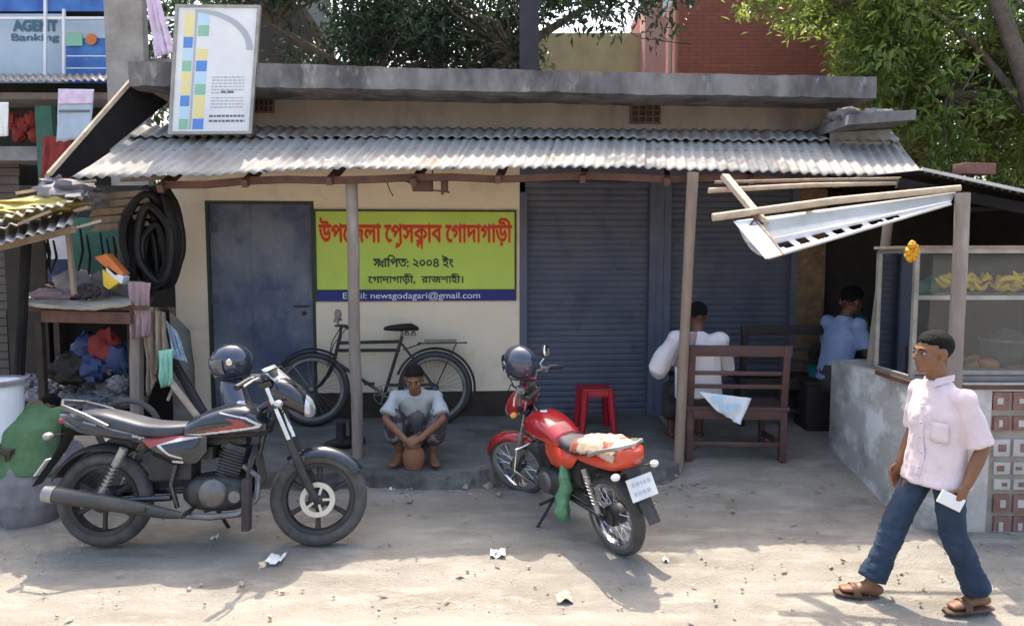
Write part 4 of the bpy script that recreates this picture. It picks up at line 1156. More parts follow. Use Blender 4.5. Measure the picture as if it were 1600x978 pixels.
# patterned front panel: rows of maroon and white blocks
za_, zb_ = P(1550, 840, 4.72).z, P(1550, 612, 4.72).z
mb = MB(); mb.box((fx1 + .6, 4.722, (za_ + zb_) / 2), (1.2, .03, zb_ - za_)); fp = mb.build('front_panel', 'burlap2', fs)
rows = [(612, 640, 0), (650, 672, 0), (686, 712, 1), (722, 740, 1), (748, 764, 1), (772, 800, 0), (806, 838, 0)]
rs_ = random.Random(3)
for v0, v1, kd in rows:
    for k in range(8):
        u = 1552 + k * 31; z0, z1 = P(u, v1, 4.7).z, P(u, v0, 4.7).z; xa, xb = P(u, v0, 4.7).x, P(u + 25, v0, 4.7).x
        m2, m3 = MB(), MB()
        m2.box(((xa + xb) / 2, 4.7, (z0 + z1) / 2), (xb - xa, .018, z1 - z0))
        cx_ = lerp(xa, xb, rs_.uniform(.3, .7)); m3.box((cx_, 4.692, lerp(z0, z1, .5)), ((xb - xa) * rs_.uniform(.2, .5), .012, (z1 - z0) * rs_.uniform(.25, .5)))
        m3.build('tile_mark', 'maroon' if kd else 'tile', fp); m2.build('tile', 'tile' if kd else 'maroon', fp)
# roof of the stall
R0, R1 = P(1438, 268, 4.95), P(1760, 338, 4.6)
def S(s_, t): return lerp(lerp(R0, R1, s_), lerp(V((2.75, 8.0, 2.66)), V((5.4, 8.0, 2.42)), s_), t)
mb = MB(); corr(mb, S, 2.2, .085, .012, 8); solid(mb.build('roof_sheet', 'shadetin', fs, smooth=60), .002)
mb = MB(); mb.bar(R0 + V((0, -.01, .015)), R1 + V((0, -.01, .015)), .03, .02); mb.build('roof_edge', 'tinw', fs)
mb = MB(); mb.bar(R0 + V((-.1, .1, -.07)), R1 + V((0, .1, -.06)), .06, .07); mb.build('roof_beam', 'shadetin', fs)
mb = MB(); mb.hexa([V((2.95, 7.5, 0)), V((6, 7.5, 0)), V((6, 7.6, 0)), V((2.95, 7.6, 0)), V((2.95, 7.5, 2.6)), V((6, 7.5, 2.3)), V((6, 7.6, 2.3)), V((2.95, 7.6, 2.6))]); mb.hexa([V((4.7, 4.9, 0)), V((4.75, 4.9, 0)), V((4.75, 7.6, 0)), V((4.7, 7.6, 0)), V((4.7, 4.9, 2.3)), V((4.75, 4.9, 2.3)), V((4.75, 7.6, 2.35)), V((4.7, 7.6, 2.35))]); mb.build('back_wall', 'dark', fs)  # back wall, plus a side wall added to keep the interior dark
post([V((P(1487, 700, 4.62).x, 4.62, 0)), P(1504, 302, 4.68)], .045, 'woodpost', 'pale round post in front of the glass food case', seed=9)
post([V((P(1345, 640, 5.75).x, 5.75, .1)), P(1388, 345, 5.5)], .035, 'woodpost', 'slanting thin grey post behind the peeling counter', seed=12)
mb = MB(); c = P(1522, 265, 5.0); mb.box(c, (.24, .12, .075), Matrix.Rotation(.2, 3, 'Z')); mb.solo('brick', 'brickplain', 'single red brick lying on the stall roof edge', 'brick', bev=.006)
# awning flap
aw = thing('awning_flap', 'bent white tin flap with a row of square holes lashed to bamboo poles', 'awning', P(1300, 330, 4.9))
pA, pB = P(1113, 340, 4.85), P(1500, 294, 4.72)
mb = MB(); mb.tube([pA, pA.lerp(pB, .5) + V((0, 0, .015)), pB], [.028, .026, .022], 10); mb.build('pole', 'woodpale', aw)
qA, qB = P(1107, 298, 5.15), P(1420, 286, 5.2)
mb = MB(); mb.tube([qA, qA.lerp(qB, .5) + V((0, 0, .01)), qB], [.02, .018, .014], 10); mb.build('pole', 'woodpale', aw)
mb = MB(); mb.tube([qA + V((.05, .02, .06)), qA.lerp(qB, .5) + V((0, .03, .05)), qB + V((-.06, 0, .03))], .012, 8); mb.build('pole', 'wood', aw)
mb = MB(); mb.bar(P(1132, 275, 5.2), P(1195, 350, 4.8), .06, .035); mb.build('cross_batten', 'woodpale', aw)
# sheet profile: hangs from the pole, folds forward at the bottom with square holes
NU = 60
def sheet(s_, t):
    top = P(1150, 345, 4.86).lerp(P(1494, 300, 4.74), s_); bot = P(1200, 404, 4.5).lerp(P(1486, 319, 4.64), s_)
    p = top.lerp(bot, t); n = V((0, .05, -.05)) * math.sin(PI * t) * (1 - s_ * .6)
    return p + n
mb = MB()
NT = 12
for i in range(NU):
    for j in range(NT):
        hole = j in (7, 8, 9) and (i + (i // 13)) % 6 in (1, 2, 3, 4) and 3 < i < 44 and not (j == 9 and i % 5 == 2)
        if hole: continue
        a, b, c, d = sheet(i / NU, j / NT), sheet((i + 1) / NU, j / NT), sheet((i + 1) / NU, (j + 1) / NT), sheet(i / NU, (j + 1) / NT)
        mb.add([a, b, c, d], [(0, 1, 2, 3)])
solid(mb.build('tin_sheet', 'tinw', aw, smooth=60, weld=True), .003)
mb = MB(); mb.tube([sheet(i / 12, 1.0) for i in range(13)], .008, 6); mb.build('rolled_lip', 'tinw', aw)
mb = MB(); mb.slab([P(1146, 347, 4.83), P(1178, 345, 4.83), P(1226, 397, 4.48), P(1196, 405, 4.48)], .006); mb.build('end_strip', 'whitepaper', aw)
mb = MB(); mb.tube([P(1180, 343, 4.82), P(1204, 370, 4.63), P(1224, 398, 4.47)], .008, 6); mb.build('end_wire', 'wood', aw)
mb = MB(); mb.tube([P(1170, 333, 4.83), P(1192, 350, 4.78), P(1172, 352, 4.78), P(1188, 330, 4.82)], .008, 6); mb.build('lashing', 'woodred', aw)

# glass case
gc = thing('glass_case', 'glass fronted food display case with two shelves on the counter', 'display case', (3.3, 5.0, CZ))
gx0, gx1, gy0, gy1 = P(1428, 500, 4.86).x, 4.35, 4.86, 5.35
gz0, gz1 = CZ + .03, P(1450, 392, 4.86).z; zs1, zs2 = P(1550, 465, 4.86).z, P(1550, 582, 4.86).z
mb = MB()
for x in (gx0, gx1):
    for y in (gy0, gy1): mb.bar(V((x, y, gz0)), V((x, y, gz1)), .03, .03)
for z in (gz0 + .016, gz1):
    for y in (gy0, gy1): mb.bar(V((gx0, y, z)), V((gx1, y, z)), .028, .032)
    for x in (gx0, gx1): mb.bar(V((x, gy0, z)), V((x, gy1, z)), .027, .03)
mb.build('frame', 'alu', gc)
mb = MB(); mb.box(((gx0 + gx1) / 2, (gy0 + gy1) / 2, gz1 + .025), (gx1 - gx0 + .06, gy1 - gy0 + .06, .02)); mb.build('top_board', 'wood', gc)
for z in (zs1, zs2):
    mb = MB(); mb.box(((gx0 + gx1) / 2, (gy0 + gy1) / 2 + .012, z), (gx1 - gx0 - .03, gy1 - gy0 - .03, .014)); sh = mb.build('shelf', 'white', gc)
    mb = MB(); mb.box(((gx0 + gx1) / 2, gy0 + .004, z), (gx1 - gx0 - .032, .022, .03)); mb.build('shelf_edge', 'alu', sh)
for a, b, c, d in (((gx0, gy0), (gx1, gy0), 0, 0), ((gx0, gy0), (gx0, gy1), 0, 0)):
    mb = MB(); mb.add([V((*a, gz0 + .03)), V((*b, gz0 + .03)), V((*b, gz1 - .02)), V((*a, gz1 - .02))], [(0, 1, 2, 3)]); mb.build('glass_pane', 'glass', gc)
# bananas
def banana(mb, c, L, ang, r, up):
    pts = []
    for k in range(7):
        t = k / 6 - .5
        pts.append(V((L * t, 0, up * L * (t * t * 1.2 - .1))))
    R_ = Matrix.Rotation(ang, 3, 'Z')
    mb.tube([c + R_ @ p for p in pts], [r * .35, r * .8, r, r * 1.05, r, r * .75, r * .3], 7, round_=False)
rs_ = random.Random(6)
for k in range(5):
    c = V((lerp(gx0 + .35, gx0 + 1.05, k / 4), 5.0 + .04 * (k % 2), zs1 + .05)); mb = MB()
    for j in range(9):
        banana(mb, c + V((rs_.uniform(-.07, .07), rs_.uniform(-.08, .05), rs_.uniform(0, .1))), .15, rs_.uniform(-.6, .6) + (1.2 if j % 3 == 0 else 0), .018, 1.0 if j % 2 else -.6)
    mb.solo('banana_bunch', 'banana', 'yellow banana bunch piled on the upper shelf of the glass case', 'bananas', 'banana bunches on the upper shelf')
mb = MB(); c = V((gx0 + .15, 5.02, zs1)); lump(mb, c + V((0, 0, .05)), (.09, .09, .06), 3, .3); lump(mb, c + V((.07, .03, .09)), (.05, .05, .05), 4, .3); mb.solo('leafy_bundle', 'greenpaint', 'dark leafy bundle left of the bananas in the case', 'vegetables')
bw = thing('steel_pot', 'round dark cooking pot on the middle shelf of the case', 'pot', (gx0 + .78, 5.05, zs2 + .01))
mb = MB(); mb.lathe([(.02, 0), (.1, 0), (.15, .05), (.16, .14), (.15, .19), (.14, .19), (.14, .17)], (gx0 + .78, 5.08, zs2 + .01), (0, 0, 1), 24); mb.build('body', 'engine', bw)
mb = MB(); mb.lathe([(.165, .185), (.168, .2), (.09, .25), (.02, .27)], (gx0 + .78, 5.08, zs2 + .01), (0, 0, 1), 24); mb.build('lid', 'steel', bw)
mb = MB(); mb.lathe([(.02, 0), (.08, 0), (.14, .05), (.15, .06), (.14, .06)], (gx0 + .4, 5.06, zs2 + .01), (0, 0, 1), 24); mb.solo('steel_bowl', 'steel', 'wide shallow steel bowl beside the dark cooking pot', 'bowl')
for k, (x, m_, lb) in enumerate(((gx0 + .25, 'bread', 'brown bun tray on the bottom of the glass case'), )):
    tr = thing('bun_tray', lb, 'tray', (gx0 + .55, 5.1, gz0 + .03))
    mb = MB(); mb.box((gx0 + .55, 5.1, gz0 + .045), (.6, .36, .02)); mb.build('tray', 'steel', tr)
for k in range(8):
    mb = MB(); lump(mb, V((gx0 + .33 + .15 * (k % 4), 5.02 + .14 * (k // 4), gz0 + .09)), (.07, .065, .045), k, .12); mb.solo('bun', 'bread', 'round brown bun on the tray at the bottom of the case', 'bun', 'buns on the tray')
# marigold garland
mb = MB(); c = P(1421, 394, 4.8)
for k in range(22):
    t = 2.4 * k; r_ = (k / 22) ** .5; lump(mb, c + V((.036 * r_ * math.cos(t), -.02 - .01 * (k % 3), .062 * r_ * math.sin(t))), .02, k, .4, 3, 8, 6)
mb.solo('marigold_garland', 'marigold', 'small orange yellow marigold garland at the corner of the glass case', 'garland')
# dark goods and shelves behind the counter
mb = MB(); rs_ = random.Random(12)
for k in range(12):
    lump(mb, V((rs_.uniform(3.1, 4.4), rs_.uniform(6.6, 7.2), rs_.uniform(.3, .95))), (rs_.uniform(.1, .2), .12, rs_.uniform(.08, .16)), k, .4)
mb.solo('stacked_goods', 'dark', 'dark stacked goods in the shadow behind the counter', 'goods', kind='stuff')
# ------------------------------------------------------------------ motorcycles
def wheel_parts(root, name, c, R, tw, style, xf=None, disc=None, hub=.05):
    """tyre, rim with spokes, hub; axle along y"""
    def fin(mb): 
        if xf: mb.xf(xf)
        return mb
    c = V(c); ax = V((0, 1, 0))
    th = .088 if style == 'alloy' else .07
    mb = MB(); prof = []
    for k in range(14):
        a = 2 * PI * k / 14; prof.append((R - th / 2 + math.cos(a) * th / 2, math.sin(a) * tw * (.5 if math.cos(a) < .5 else .46)))
    mb.lathe(prof, c, ax, 48, True)
    if False:
        for k in range(60):     # tread blocks
            a = 2 * PI * k / 60
            for sy in (-1, 1):
                p = c + V((math.cos(a) * (R - .0075), sy * tw * .27, math.sin(a) * (R - .0075)))
                mb.box(p, (.012, tw * .3, .016), Matrix.Rotation(-a, 3, 'Y'))
    wh = fin(mb).build(name, 'rubber' if style != 'thin' else 'bikeblack', root, world=False)
    ri = R - th
    mb = MB(); mb.lathe([(ri - .012, -tw * .38), (ri + .012, -tw * .42), (ri + .014, tw * .42), (ri - .012, tw * .38), (ri - .02, 0)], c, ax, 40, True)
    if style == 'alloy':
        for k in range(6):
            a = 2 * PI * k / 6 + .5
            d = V((math.cos(a), 0, math.sin(a))); t = V((-math.sin(a), 0, math.cos(a)))
            mb.tube([c + d * .04, c + d * (ri * .55), c + d * (ri - .008)], [(.02, .016), (.014, .012), (.018, .016)], 8, side=t)
        rim = fin(mb).build('rim', 'blackplastic', wh, world=False)
    else:
        rim = fin(mb).build('rim', 'chrome' if style == 'wire' else 'steel', wh, world=False)
        mb = MB(); n = 28 if style == 'wire' else 32
        for k in range(n):
            a = 2 * PI * k / n; sgn = 1 if k % 2 else -1; b = a + (.5 if (k // 2) % 2 else -.5)
            mb.tube([c + V((math.cos(b) * hub * .6, sgn * .03, math.sin(b) * hub * .6)), c + V((math.cos(a) * ri, 0, math.sin(a) * ri))], .0022 if style == 'wire' else .0014, 4)
        fin(mb).build('spokes', 'chrome' if style == 'wire' else 'steel', wh, world=False)
    mb = MB(); mb.lathe([(.012, -.07), (.025, -.06), (hub, -.045), (hub * 1.05, 0), (hub, .045), (.025, .06), (.012, .07)], c, ax, 20)
    fin(mb).build('hub', 'engine' if style != 'thin' else 'steel', wh, world=False)
    if disc:
        mb = MB(); y = disc[0]; r0, r1 = disc[1], disc[2]
        mb.lathe([(r0, y - .003), (r1, y - .003), (r1, y + .003), (r0, y + .003)], c, ax, 36, True)
        for k in range(5):
            a = 2 * PI * k / 5; mb.bar(c + V((.03 * math.cos(a), y, .03 * math.sin(a))), c + V((r0 * math.cos(a), y, r0 * math.sin(a))), .015, .004, ax)
        fin(mb).build('brake_disc', disc[3], wh, world=False)
    return wh
def xloft(mb, secs, n=24, e=2.4):
    """body lofted along x: (x, z centre, half width, half height)"""
    rs = []
    for x, zc, hy, hz in secs:
        ring = []
        for j in range(n):
            a = 2 * PI * j / n; ca, sa = math.cos(a), math.sin(a)
            ring.append(V((x, hy * math.copysign(abs(ca) ** (2 / e), ca), zc + hz * math.copysign(abs(sa) ** (2 / e), sa))))
        rs.append(ring)
    return mb.rings(rs)
def smooth_secs(secs, n):
    xs = [s[0] for s in secs]; out = []
    for k in range(n + 1):
        x = lerp(xs[0], xs[-1], k / n)
        i = max(0, min(len(xs) - 2, sum(1 for q in xs if q <= x) - 1))
        t = (x - xs[i]) / (xs[i + 1] - xs[i]); r = [x]
        for d in (1, 2, 3):
            p0, p1, p2, p3 = secs[max(i - 1, 0)][d], secs[i][d], secs[i + 1][d], secs[min(i + 2, len(secs) - 1)][d]
            r.append(.5 * (2 * p1 + (p2 - p0) * t + (2 * p0 - 5 * p1 + 4 * p2 - p3) * t * t + (3 * p1 - p0 - 3 * p2 + p3) * t ** 3))
        r[2] = max(r[2], .004); r[3] = max(r[3], .004); out.append(tuple(r))
    return out
def inside(p, poly):
    c = False; j = len(poly) - 1
    for i in range(len(poly)):
        if (poly[i][1] > p[1]) != (poly[j][1] > p[1]) and p[0] < (poly[j][0] - poly[i][0]) * (p[1] - poly[i][1]) / (poly[j][1] - poly[i][1]) + poly[i][0]: c = not c
        j = i
    return c
def paint(mb, poly, idx, ylim=0.0):
    for k, f in enumerate(mb.f):
        c = sum((mb.v[i] for i in f), V((0, 0, 0))) / len(f)
        if abs(c.y) > ylim and inside((c.x, c.z), poly): mb.m[k] = idx
def arc_strip(mb, c, R, a0, a1, w0, t=.004, n=20, crown=.02, wf=None):
    """mudguard: curved strip about the axle, a in degrees from +x"""
    rs = []
    for k in range(n + 1):
        a = math.radians(lerp(a0, a1, k / n)); ww = w0 * (wf(k / n) if wf else 1)
        ring = []
        for rr_, rev in ((R, 0), (R - t, 1)):
            ys = [lerp(-1, 1, j / 8) for j in range(9)]
            if rev: ys = ys[::-1]
            for y in ys: 
                r2 = rr_ - crown * y * y * (1 + abs(y)); ring.append(c + V((math.cos(a) * r2, y * ww, math.sin(a) * r2)))
        rs.append(ring)
    return mb.rings(rs)
def motorcycle(o, label, pal, steer, alloy, group='parked motorcycles'):
    root = thing('motorcycle', label, 'motorcycle', o[0], o[1], group, o[2])
    b = lambda mb, name, m_, par=None, **k: mb.build(name, m_, par or root, world=False, **k)
    RW = .292; F = V((1.30, 0, RW)); R = V((0, 0, RW))
    piv = V((1.0, 0, 1.0)); axd = V((-.27, 0, .68)).normalized()
    SX = Matrix.Translation(piv) @ Matrix.Rotation(steer, 4, axd) @ Matrix.Translation(-piv)
    st_ = 'alloy' if alloy else 'wire'
    wheel_parts(root, 'wheel', R, RW, .1, st_, hub=.075)
    wheel_parts(root, 'wheel', F, RW, .085, st_, SX, (-.065, .075, .105, 'disc') if alloy else None, .06)
    # frame
    mb = MB()
    mb.tube([(1.0, 0, .88), (.75, 0, .72), (.5, 0, .64), (.3, 0, .62)], .022); mb.tube([(.99, 0, .82), (.93, 0, .55), (.85, 0, .28), (.6, 0, .22)], .018)
    for y in (-.1, .1):
        mb.tube([(.55, y * .6, .66), (.25, y, .66), (-.1, y, .72), (-.2, y * .8, .76)], .013); mb.tube([(.5, y, .64), (.44, y, .4), (.48, y, .26)], .015); mb.tube([(.44, y, .32), (.2, y * 1.05, .31), (0, y * 1.05, RW)], [.02, .018, .016])
    b(mb, 'frame', 'blackpaint')
    for y in (-.125, .125):
        mb = MB(); p0, p1 = V((.17, y, .62)), V((.03, y, .33)); mb.tube([p0, p1], .012); mb.tube([p0, p0.lerp(p1, .35)], .024); mb.tube([p0.lerp(p1, .8), p1], .02)
        sh = b(mb, 'shock_absorber', 'alu')
        mb = MB(); pts = []
        for k in range(80):
            t = k / 79; p = p0.lerp(p1, .12 + .7 * t); a = t * 2 * PI * 9; pts.append(p + V((math.cos(a) * .024, math.sin(a) * .024, 0)))
        mb.tube(pts, .0045, 5); b(mb, 'spring', 'alu' if alloy else 'chrome', sh)
    # engine
    mb = MB()
    xloft(mb, smooth_secs([(.5, .33, .07, .04), (.56, .34, .12, .1), (.72, .34, .13, .115), (.84, .34, .12, .1), (.9, .34, .08, .05)], 12), 20, 3)
    eng = b(mb, 'engine', 'engine', smooth=50)
    mb = MB(); e = V((.13, 0, .25)).normalized() if False else V((.3, 0, 1)).normalized()
    for k in range(9): mb.box(V((.76, 0, .44)) + e * (.019 * k), (.15 - .003 * abs(k - 4), .155, .009), Matrix.Rotation(.29, 3, 'Y'))
    mb.box(V((.79, 0, .53)), (.12, .13, .2), Matrix.Rotation(.29, 3, 'Y')); b(mb, 'cylinder_fins', 'engine', eng, bev=.002)
    for y in (-1, 1):
        mb = MB(); mb.lathe([(.001, 0), (.07, 0), (.085, -.012), (.09, -.03)], (.7, y * .15, .35), (0, y, 0), 26); mb.lathe([(.001, 0), (.035, 0), (.042, -.02)], (.83, y * .135, .33), (0, y, 0), 18)
        b(mb, 'clutch_cover', 'steel', eng)
    mb = MB(); mb.tube([(.7, .05, .56), (.6, .05, .57), (.52, .04, .56)], [.035, .03, .045], 12); mb.box((.64, -.02, .58), (.07, .1, .08)); b(mb, 'carburettor', 'blackplastic', eng, bev=.006)
    mb = MB(); mb.tube([(.86, -.06, .5), (.96, -.09, .44), (.96, -.12, .32), (.86, -.14, .23), (.7, -.15, .215), (.5, -.155, .23)], .019, 10); ex_ = b(mb, 'exhaust_pipe', 'steel')
    mb = MB(); mb.tube([(.52, -.155, .23), (.45, -.16, .24), (.3, -.165, .27), (0, -.17, .325), (-.22, -.175, .36), (-.24, -.175, .363)], [.022, .03, .04, .046, .05, .042], 18); mf = b(mb, 'muffler', 'muffler' if alloy else 'steel')
    mb = MB(); mb.tube([(-.2, -.175, .357), (-.262, -.175, .366)], [.052, .047], 18); b(mb, 'end_cap', 'alu' if alloy else 'chrome', mf)
    mb = MB(); mb.tube([(.34, -.205, .275), (.2, -.21, .3), (.02, -.217, .335)], [(.01, .016), (.012, .026), (.01, .02)], 10, side=(0, 1, 0)); b(mb, 'heat_shield', 'muffler' if alloy else 'chrome', mf)
    mb = MB(); mb.box((.42, 0, .52), (.26, .15, .2)); mb.box((.62, 0, .66), (.5, .1, .07)); b(mb, 'battery_box', 'blackplastic', bev=.012)
    # tank
    tk = [(.48, .69, .075, .025), (.53, .715, .125, .06), (.62, .745, .145, .085), (.75, .765, .158, .105), (.87, .772, .155, .105), (.95, .755, .13, .08), (1.0, .735, .08, .045)]
    mb = MB(); xloft(mb, smooth_secs(tk, 170), 170, 2.5)
    if alloy:
        paint(mb, [(.53, .702), (.62, .695), (.97, .738), (.98, .757), (.9, .805), (.74, .835), (.74, .829), (.89, .797), (.957, .757), (.94, .748), (.62, .708)], 1, .03)
        paint(mb, [(.58, .715), (.75, .725), (.925, .752), (.88, .785), (.78, .80), (.84, .765), (.7, .735)], 2, .03)
        paint(mb, [(.5, .66), (1.05, .66), (1.05, .71), (.6, .69)], 3)
        mats = [pal['tank'], 'decalwhite', 'decalred', 'blackplastic']
    else:
        paint(mb, [(.5, .62), (1.05, .62), (1.05, .72), (.86, .74), (.7, .725), (.6, .74), (.5, .70)], 1)
        mats = [pal['tank'], pal['side']]
    tank = b(mb, 'fuel_tank', mats, smooth=70)
    mb = MB(); mb.lathe([(.001, .012), (.03, .012), (.038, 0), (.04, -.02)], (.83, 0, .878), (0, 0, 1), 24); b(mb, 'filler_cap', 'chrome', tank)
    # side panels
    for y in (-1, 1):
        mb = MB(); NXP, NZP = 110, 70
        top = [(.26, .675), (.4, .685), (.66, .70)]; bot = [(.26, .665), (.34, .575), (.46, .52), (.6, .53), (.66, .6)]
        def sp(s_, t):
            x = lerp(.26, .66, s_); z = lerp(interp(x, bot), interp(x, top), t); return V((x, y * (.105 + .04 * math.sin(PI * t) * math.sin(PI * min(1, s_ * 1.1)) + .015 * s_), z))
        mb.grid(sp, NXP, NZP)
        if alloy:
            paint(mb, [(.27, .66), (.32, .62), (.36, .635), (.6, .69), (.6, .705), (.3, .69)], 1); paint(mb, [(.37, .638), (.45, .58), (.52, .558), (.52, .567), (.45, .593), (.395, .64), (.66, .69), (.66, .70), (.5, .68)], 2)
            paint(mb, [(.46, .537), (.52, .53), (.52, .545), (.46, .55)], 2); mats = [pal['side'], 'decalred', 'decalwhite']
        else: mats = [pal['side']]
        solid(b(mb, 'side_panel', mats, smooth=70), .006)
    # seat and tail
    mb = MB(); xloft(mb, smooth_secs([(-.17, .80, .07, .018), (-.12, .80, .1, .035), (.02, .79, .125, .045), (.15, .755, .13, .048), (.28, .725, .135, .045), (.42, .715, .125, .045), (.53, .72, .085, .04), (.585, .74, .05, .02)], 40), 24, 3.2)
    b(mb, 'seat', 'seat', smooth=60)
    tl = [(-.29, .82, .05, .03), (-.24, .80, .1, .075), (-.12, .755, .13, .085), (.05, .72, .135, .07), (.2, .69, .125, .045), (.3, .675, .11, .02)] if not alloy else [(-.27, .80, .035, .018), (-.22, .785, .07, .04), (-.1, .755, .11, .05), (.05, .72, .125, .05), (.2, .69, .125, .04), (.3, .675, .11, .02)]
    mb = MB(); xloft(mb, smooth_secs(tl, 34), 24, 2.8)
    if alloy: paint(mb, [(-.08, .765), (.02, .755), (.2, .70), (.26, .672), (.28, .68), (.2, .72), (.02, .773), (-.08, .785)], 1, .05)
    b(mb, 'tail_cowl', [pal['tail'], 'alu'], smooth=60)
    mb = MB(); mb.tube([(-.19, 0, .785), (-.265, 0, .775), (-.275, 0, .77)], [(.06, .03), (.045, .028), (.03, .015)], 12, side=(0, 1, 0)); b(mb, 'tail_light', 'redlamp')
    mb = MB(); mb.tube([(.08, -.14, .75), (-.05, -.155, .82), (-.2, -.12, .87), (-.27, 0, .89), (-.2, .12, .87), (-.05, .155, .82), (.08, .14, .75)], [(.01, .014)] * 7, 8); b(mb, 'grab_rail', pal['rail'])
    # rear mudguard, plate, lamps
    mb = MB(); arc_strip(mb, R, RW + .05, 60, 158, .07, .004, 18, .015); mb.tube([(-.2, 0, .74), (-.28, 0, .58), (-.42, 0, .38)], [(.055, .008), (.06, .006), (.05, .004)], 8, side=(0, 1, 0)); b(mb, 'rear_mudguard', 'blackplastic')
    mb = MB()
    if alloy: mb.box((-.345, 0, .5), (.006, .19, .12), Matrix.Rotation(.62, 3, 'Y'))
    else: mb.box((-.31, 0, .60), (.006, .22, .15), Matrix.Rotation(.45, 3, 'Y'))
    pln = b(mb, 'number_plate', 'plate')
    rsx = random.Random(5); mb = MB(); ang = .62 if alloy else .45; pc = V((-.345, 0, .5)) if alloy else V((-.31, 0, .60)); RM = Matrix.Rotation(ang, 3, 'Y')
    for zz in (-.03, .03):
        y = -.08
        while y < .07:
            L = rsx.uniform(.012, .03); mb.box(pc + RM @ V((-.0042, -(y + L / 2), zz)), (.002, L, .026), RM); y += L + .012
    b(mb, 'plate_marks', 'greyline', pln, smooth=0)
    for y in (-1, 1):
        for x, z in ((-.22, .70),):
            mb = MB(); mb.tube([(x, y * .06, z), (x - .02, y * .15, z)], .007, 6); tsl = b(mb, 'turn_signal', 'blackplastic')
            mb = MB(); mb.ball((x - .03, y * .17, z), (.028, .034, .024), 12, 8); b(mb, 'lens', 'alu' if alloy else 'plate', tsl)
    # front end (all turned with the bars)
    mb = MB()
    for y in (-.085, .085): mb.tube([V((.985, y, 1.0)), V((1.155, y, .6))], .0165, 12)
    mb.xf(SX); fk = b(mb, 'fork', 'chrome')
    mb = MB()
    for y in (-.085, .085): mb.tube([V((1.13, y, .66)), V((1.21, y, .46)), V((1.29, y, .3))], [.024, .027, .022], 12)
    mb.xf(SX); b(mb, 'fork_slider', 'blackplastic' if alloy else 'alu', fk)
    mb = MB(); mb.box((.99, 0, .985), (.07, .22, .03), Matrix.Rotation(-.37, 3, 'Y')); mb.box((1.045, 0, .86), (.07, .22, .03), Matrix.Rotation(-.37, 3, 'Y')); mb.tube([(.985, 0, 1.0), (1.045, 0, .84)], .025); mb.xf(SX); b(mb, 'fork_clamp', 'blackplastic', fk, bev=.004)
    mb = MB(); arc_strip(mb, F, RW + .025, 34 if alloy else 18, 128, .065, .004, 24, .025, lambda t: .75 + .3 * math.sin(PI * t) ** .5)
    for y in (-1, 1): mb.bar((1.2, y * .066, .56), (1.19, y * .07, .50), .05, .006, V((0, 1, 0)))
    mb.xf(SX); b(mb, 'front_mudguard', pal['fender'], smooth=60)
    mb = MB(); up_ = 0 if alloy else .07
    hb = [(.9, -.34, .99), (.94, -.24, 1.03), (.985, -.13, 1.05), (1.0, -.06, 1.03), (1.0, .06, 1.03), (.985, .13, 1.05), (.94, .24, 1.03), (.9, .34, .99)]
    hb = [(a_, b_, c_ + (up_ if abs(b_) > .1 else 0)) for a_, b_, c_ in hb]
    mb.tube(hb, .0115, 10); mb.xf(SX); hbar = b(mb, 'handlebar', 'steel')
    for y in (-1, 1):
        mb = MB(); mb.tube([(.935, y * .25, 1.026 + up_), (.885, y * .365, .982 + up_)], .0175, 12); mb.xf(SX); b(mb, 'grip', 'rubberblack', hbar)
        mb = MB(); mb.tube([(.975, y * .22, 1.03 + up_), (.96, y * .3, 1.02 + up_), (.93, y * .37, .99 + up_)], [.009, .007, .008], 8); mb.box((.955, y * .2, 1.035 + up_), (.05, .04, .04)); mb.xf(SX); b(mb, 'lever', 'alu', hbar)
    # headlight cowl
    mb = MB(); xloft(mb, smooth_secs([(1.0, .95, .09, .05), (1.06, .95, .12, .085), (1.13, .92, .125, .095), (1.2, .875, .105, .08), (1.25, .835, .06, .05)], 24), 24, 2.6); mb.xf(SX); cw = b(mb, 'headlight_cowl', pal['cowl'], smooth=60)
    mb = MB(); xloft(mb, smooth_secs([(1.17, .88, .08, .04), (1.21, .86, .09, .07), (1.25, .838, .068, .055), (1.27, .825, .03, .025)], 16), 20, 2.4); mb.xf(SX); b(mb, 'headlight', 'clear', cw, smooth=70)
    mb = MB()
    def vis(s_, t): a = lerp(-1, 1, s_); return V((lerp(1.19, 1.02, t) - .06 * a * a, a * lerp(.1, .08, t), lerp(.955, 1.11, t) - .03 * a * a))
    mb.grid(vis, 12, 8); mb.xf(SX); solid(b(mb, 'windscreen', pal['screen'], cw, smooth=80), .004)
    mb = MB(); mb.tube([(1.03, 0, 1.03), (1.0, 0, 1.075)], [(.085, .045), (.08, .04)], 16, side=(0, 1, 0)); mb.xf(SX); b(mb, 'instrument_panel', 'blackplastic', cw)
    for y in (-1, 1):
        mb = MB(); mb.tube([(1.08, y * .1, .88), (1.08, y * .17, .88)], .007, 6); mb.xf(SX); tsl = b(mb, 'turn_signal', 'blackplastic')
        mb = MB(); mb.ball((1.085, y * .19, .88), (.028, .034, .024), 12, 8); mb.xf(SX); b(mb, 'lens', 'clear' if alloy else 'amber', tsl)
    # cables
    mb = MB()
    for y, k in ((-.1, .0), (.08, .04)): mb.tube([(.95, y * 2, 1.04), (1.08 + k, y, 1.1), (1.17 + k, y * .7, .98), (1.06, y * .6, .8), (.95, y * .5, .7)], .005, 6)
    mb.xf(SX); b(mb, 'cables', 'rubberblack')
    # pegs, stand, guard
    for y in (-1, 1): mb = MB(); mb.tube([(.58, y * .12, .26), (.58, y * .27, .25)], .013, 8); b(mb, 'footpeg', 'rubberblack')
    mb = MB(); mb.tube([(.6, .12, .25), (.62, .2, .14), (.66, .27, .02)], .012, 8); mb.box((.665, .28, .012), (.07, .05, .014)); b(mb, 'kickstand', 'blackpole')
